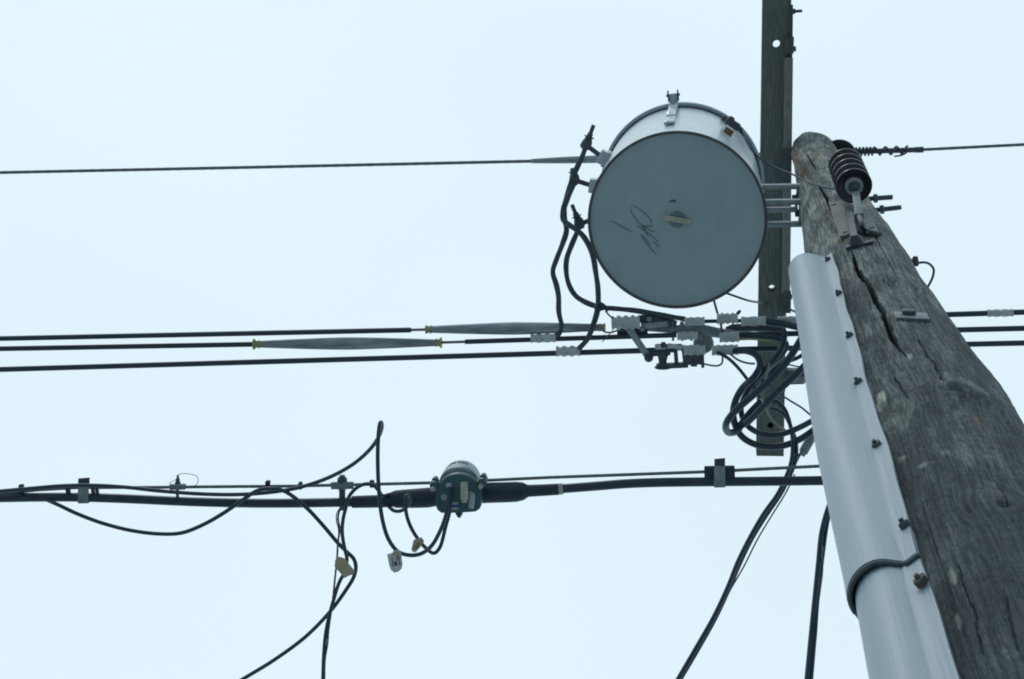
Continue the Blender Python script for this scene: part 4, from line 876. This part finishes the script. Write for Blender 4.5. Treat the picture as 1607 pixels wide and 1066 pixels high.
strap(131, 750, 789, 17.5, 'faded strap with small spacers near the left edge', [(104, 110, 764, 778), (144, 148, 764, 776), (151, 154, 764, 776)], tilt=.5)
# ties
for (x, y0, y1, wpx, lab) in ((33.5, 761, 774, 6.5, 'small black cable tie near the left edge'), (420.5, 755, 772, 6.5, 'small black cable tie at the crossing of two thin cables'), (583.5, 754.5, 765, 6.5, 'small black cable tie between the bolted clamp and the green housing'), (471.5, 757, 768, 5, 'smallest cable tie, left of the bolted clamp')):
    g = G(); c = P(x, (y0+y1)/2, HC - .004); g.box(c, EX, EY, EZ, wpx*mc/2, (y1-y0)*mc/2, .007, .25); g.box(P(x, y0 + 2, HC - .008), EX, EY, EZ, wpx*mc/2*1.1, 2.6*mc, .007, .3)
    solo('cable_tie', g, M['rubber'], lab, 'cable tie', 'small ties on the thin cables')
# bolted clamps
k1 = thing('strand_clamp', 'bolted clamp with a curled thin wire loop above the trunk cable, left third', 'strand clamp', P(278, 765, HC), 'bolted clamps on the messenger')
g = G(); g.box(P(279, 764, HC - .006), EX, EY, EZ, 13*mc, 4.4*mc, .006, .3); build('plate', g, M['alum'], k1)
g = G(); g.lathe(P(279, 762, HC - .002), P(279, 744, HC) - P(279, 762, HC), [(0, 5*mc), (.008, 4.6*mc), (.012, 3.4*mc), (.019, 3.2*mc), (.02, 2.2*mc), (.029, 2*mc)], 12); g.lathe(P(278.5, 767, HC), P(278.5, 782, HC) - P(278.5, 767, HC), [(0, 2.4*mc), (.026, 2.4*mc)], 10); build('bolt', g, M['steel'], k1)
g = G(); g.tube(PL([(270, 762), (266, 758), (272, 755), (278, 751), (279, 746), (286, 743.5), (300, 744.5), (309, 748), (311, 755), (308, 761), (302, 763.5), (290, 764)], HC - .008), .55*mc, 6, step=.004); build('wire_loop', g, M['strand'], k1)
k2 = thing('strand_clamp', 'larger bolted clamp holding the hanging twisted wire, left of the green housing', 'strand clamp', P(537, 762, HC), 'bolted clamps on the messenger')
g = G(); g.box(P(537, 762, HC - .008), EX, EY, EZ, 18*mc, 5.6*mc, .005, .3); g.box(P(537, 762, HC - .014), EX, EY, EZ, 16*mc, 1.8*mc, .003, .3); build('plate', g, M['alum'], k2)
g = G(); g.lathe(P(537, 757, HC), P(537, 745, HC) - P(537, 757, HC), [(0, 8*mc), (.012, 7.6*mc), (.0125, 5*mc), (.02, 4.4*mc)], 14); g.lathe(P(537, 767, HC), P(537, 800, HC) - P(537, 767, HC), [(0, 8*mc), (.003, 5*mc), (.026, 5*mc), (.027, 5.6*mc), (.055, 4.4*mc), (.062, 2*mc)], 14); build('bolt', g, M['steel'], k2)

# thin cables
TG = 'thin black communication drop cables'
def thin(pts, lab, rp=3.1, h=HC - .03, m='black', grp=TG, pre=None, post=None, n=10, name='thin_cable', lobes=0, wob=0):
    q = [P(p[0], p[1], p[2] if len(p) > 2 else h) for p in pts]
    if pre: q = [far(q[1], q[0], pre)] + q
    if post: q = q + [far(q[-2], q[-1], post)]
    g = G(); g.tube(q, rp*mc, n, step=.01, lobes=lobes, wob=wob, pitch=.03); return solo(name, g, M[m], lab, 'cable', grp)
a4 = HC - .03
thin([(0, 771, a4), (50, 766.5, a4), (100, 762.5, a4), (150, 762, a4), (200, 765, a4), (250, 770.5, a4), (320, 775.5, a4), (380, 776, a4), (430, 772, a4), (470, 765, a4), (515, 750, 4.55), (555, 728, 4.52), (580, 706, 4.5), (593, 688, 4.48), (599, 672, 4.46), (599, 664, 4.44), (596.5, 664, 4.42), (594.5, 676, 4.41), (593, 700, 4.4), (593, 735, 4.4), (595, 775, 4.4), (600, 815, 4.39), (610, 847, 4.38), (625, 866, 4.37), (643, 871.5, 4.37), (661, 869, 4.38), (677, 857, 4.4), (690, 835, 4.42), (700, 808, 4.45), (704, 785, 4.47), (705, 765, 4.485)],
     'thin cable rising to the tall peaked loop, then sagging to the green housing', pre=15)
thin([(20, 777, 4.62), (60, 781, 4.62), (88, 791), (120, 806), (160, 821), (205, 832.5), (250, 838), (285, 836.5), (318, 824), (350, 806), (382, 784), (404, 770, 4.56), (421, 767, 4.555), (438, 768, 4.56), (455, 776), (482, 798), (508, 826), (530, 852), (545, 867), (555, 877), (558.5, 890), (555, 906), (543, 926), (518, 960), (480, 999), (430, 1036), (376, 1069)],
     'thin cable sagging below the trunk cable, then sweeping down to the bottom edge', rp=3.2, post=4)
thin([(612, 776, 4.6), (600, 778, 4.57), (594, 770, 4.56), (588, 763, 4.56), (577, 759.5, 4.56), (566, 762, 4.56), (555, 770, 4.56), (547, 781, 4.55), (543, 796, 4.55), (538.5, 815, 4.55), (537, 835, 4.55), (540, 857, 4.55), (544.5, 878, 4.56), (541, 897, 4.56), (532, 915, 4.56), (524, 940, 4.56), (517, 965, 4.56), (511, 995, 4.56), (508, 1030, 4.56), (506.5, 1072, 4.56)],
     'thin cable arching over the messenger then hanging straight down to the bottom edge', rp=3.0, post=4)
thin([(535, 797, 4.57), (532, 804, 4.56), (530.5, 815, 4.56), (533, 830, 4.56), (530.5, 850, 4.56), (529, 875, 4.56), (526, 905, 4.56), (523, 935, 4.56), (519, 965, 4.56), (515.5, 990, 4.56), (514, 1010, 4.56), (510, 1035, 4.56), (509, 1072, 4.56)], 'twisted thin steel wire hanging from the larger bolted clamp', rp=1.6, m='steel', grp=None, post=4, name='hanging_wire', lobes=2)
thin([(533, 798, 4.565), (528.5, 806, 4.565), (528, 818, 4.565), (531, 830, 4.565), (531.5, 846, 4.56)], 'small wire eye at the top of the hanging twisted wire', rp=.9, m='steel', grp=None, name='wire_eye')
thin([(604, 788, 4.6), (611, 796, 4.58), (619, 802, 4.56), (629, 802, 4.55), (638, 796, 4.54), (643, 786, 4.53), (641.5, 777.5, 4.52), (637.5, 779, 4.51), (636, 792, 4.5), (639, 812, 4.48), (646, 830, 4.47), (656, 846, 4.46), (668, 860, 4.45), (681, 868.5, 4.44), (690, 860, 4.44), (695, 845, 4.45), (699, 828, 4.46), (705, 806, 4.47), (707, 785, 4.48), (706, 765, 4.485)],
     'short thin cable looping in front of the left boot and passing through the small tag', rp=2.9)
# tags
def tagobj(poly, h, lab, m, marks=None):
    t = thing('cable_tag', lab, 'cable tag', P(*poly[0], h), 'cable tags'); q = [P(x, y, h) for x, y in poly]
    g = G(); g.prism(q, EZ*.004); build('plate', g, m, t, smooth=False)
    if marks:
        g = G(); 
        for (x0, y0, x1, y1, w2) in marks:
            a_, b_ = P(x0, y0, h - .0012), P(x1, y1, h - .0012); d = unit(b_-a_); g.box((a_+b_)/2, d, np.cross(EZ, d), EZ, np.linalg.norm(b_-a_)/2, w2*mc/2, .0006, .1)
        build('lettering', g, M['ink'], t)
    return t
t1 = tagobj([(607.5, 870.5), (616, 868), (617, 865), (626, 864), (627, 866.5), (629, 866), (631.5, 886), (630, 893), (625, 897.5), (619, 899), (613.5, 895), (611, 888)], 4.36, 'whitish rounded tag hanging lowest, at the bottom of the peaked loop', M['label'], [(620.5, 882, 621.5, 888, 4), (625, 870, 627.5, 888, 1.2), (622, 870, 623.5, 880, .9), (615, 874, 617, 890, .8)])
g = G(); g.prism([P(x, y, 4.355) for x, y in ((617, 865.5), (626, 864), (627, 872), (618, 873))], -EZ*.002); build('strip', g, M['tag'], t1, smooth=False)
tagobj([(649, 848), (661, 844), (665, 849), (664.5, 853), (652.5, 867), (647, 866), (645.5, 862)], 4.44, 'small tan tag on the short looped cable, left below the green housing', M['tag'], [(650, 862, 657, 851, .9), (653.5, 862, 660, 852, .6)])
tagobj([(526, 879), (532, 874.5), (540, 877), (556.5, 897), (555, 901), (546, 904.5), (541, 907.5), (525, 889.5)], 4.53, 'plain tan tag tied where two thin cables cross below the trunk cable', M['tag'])
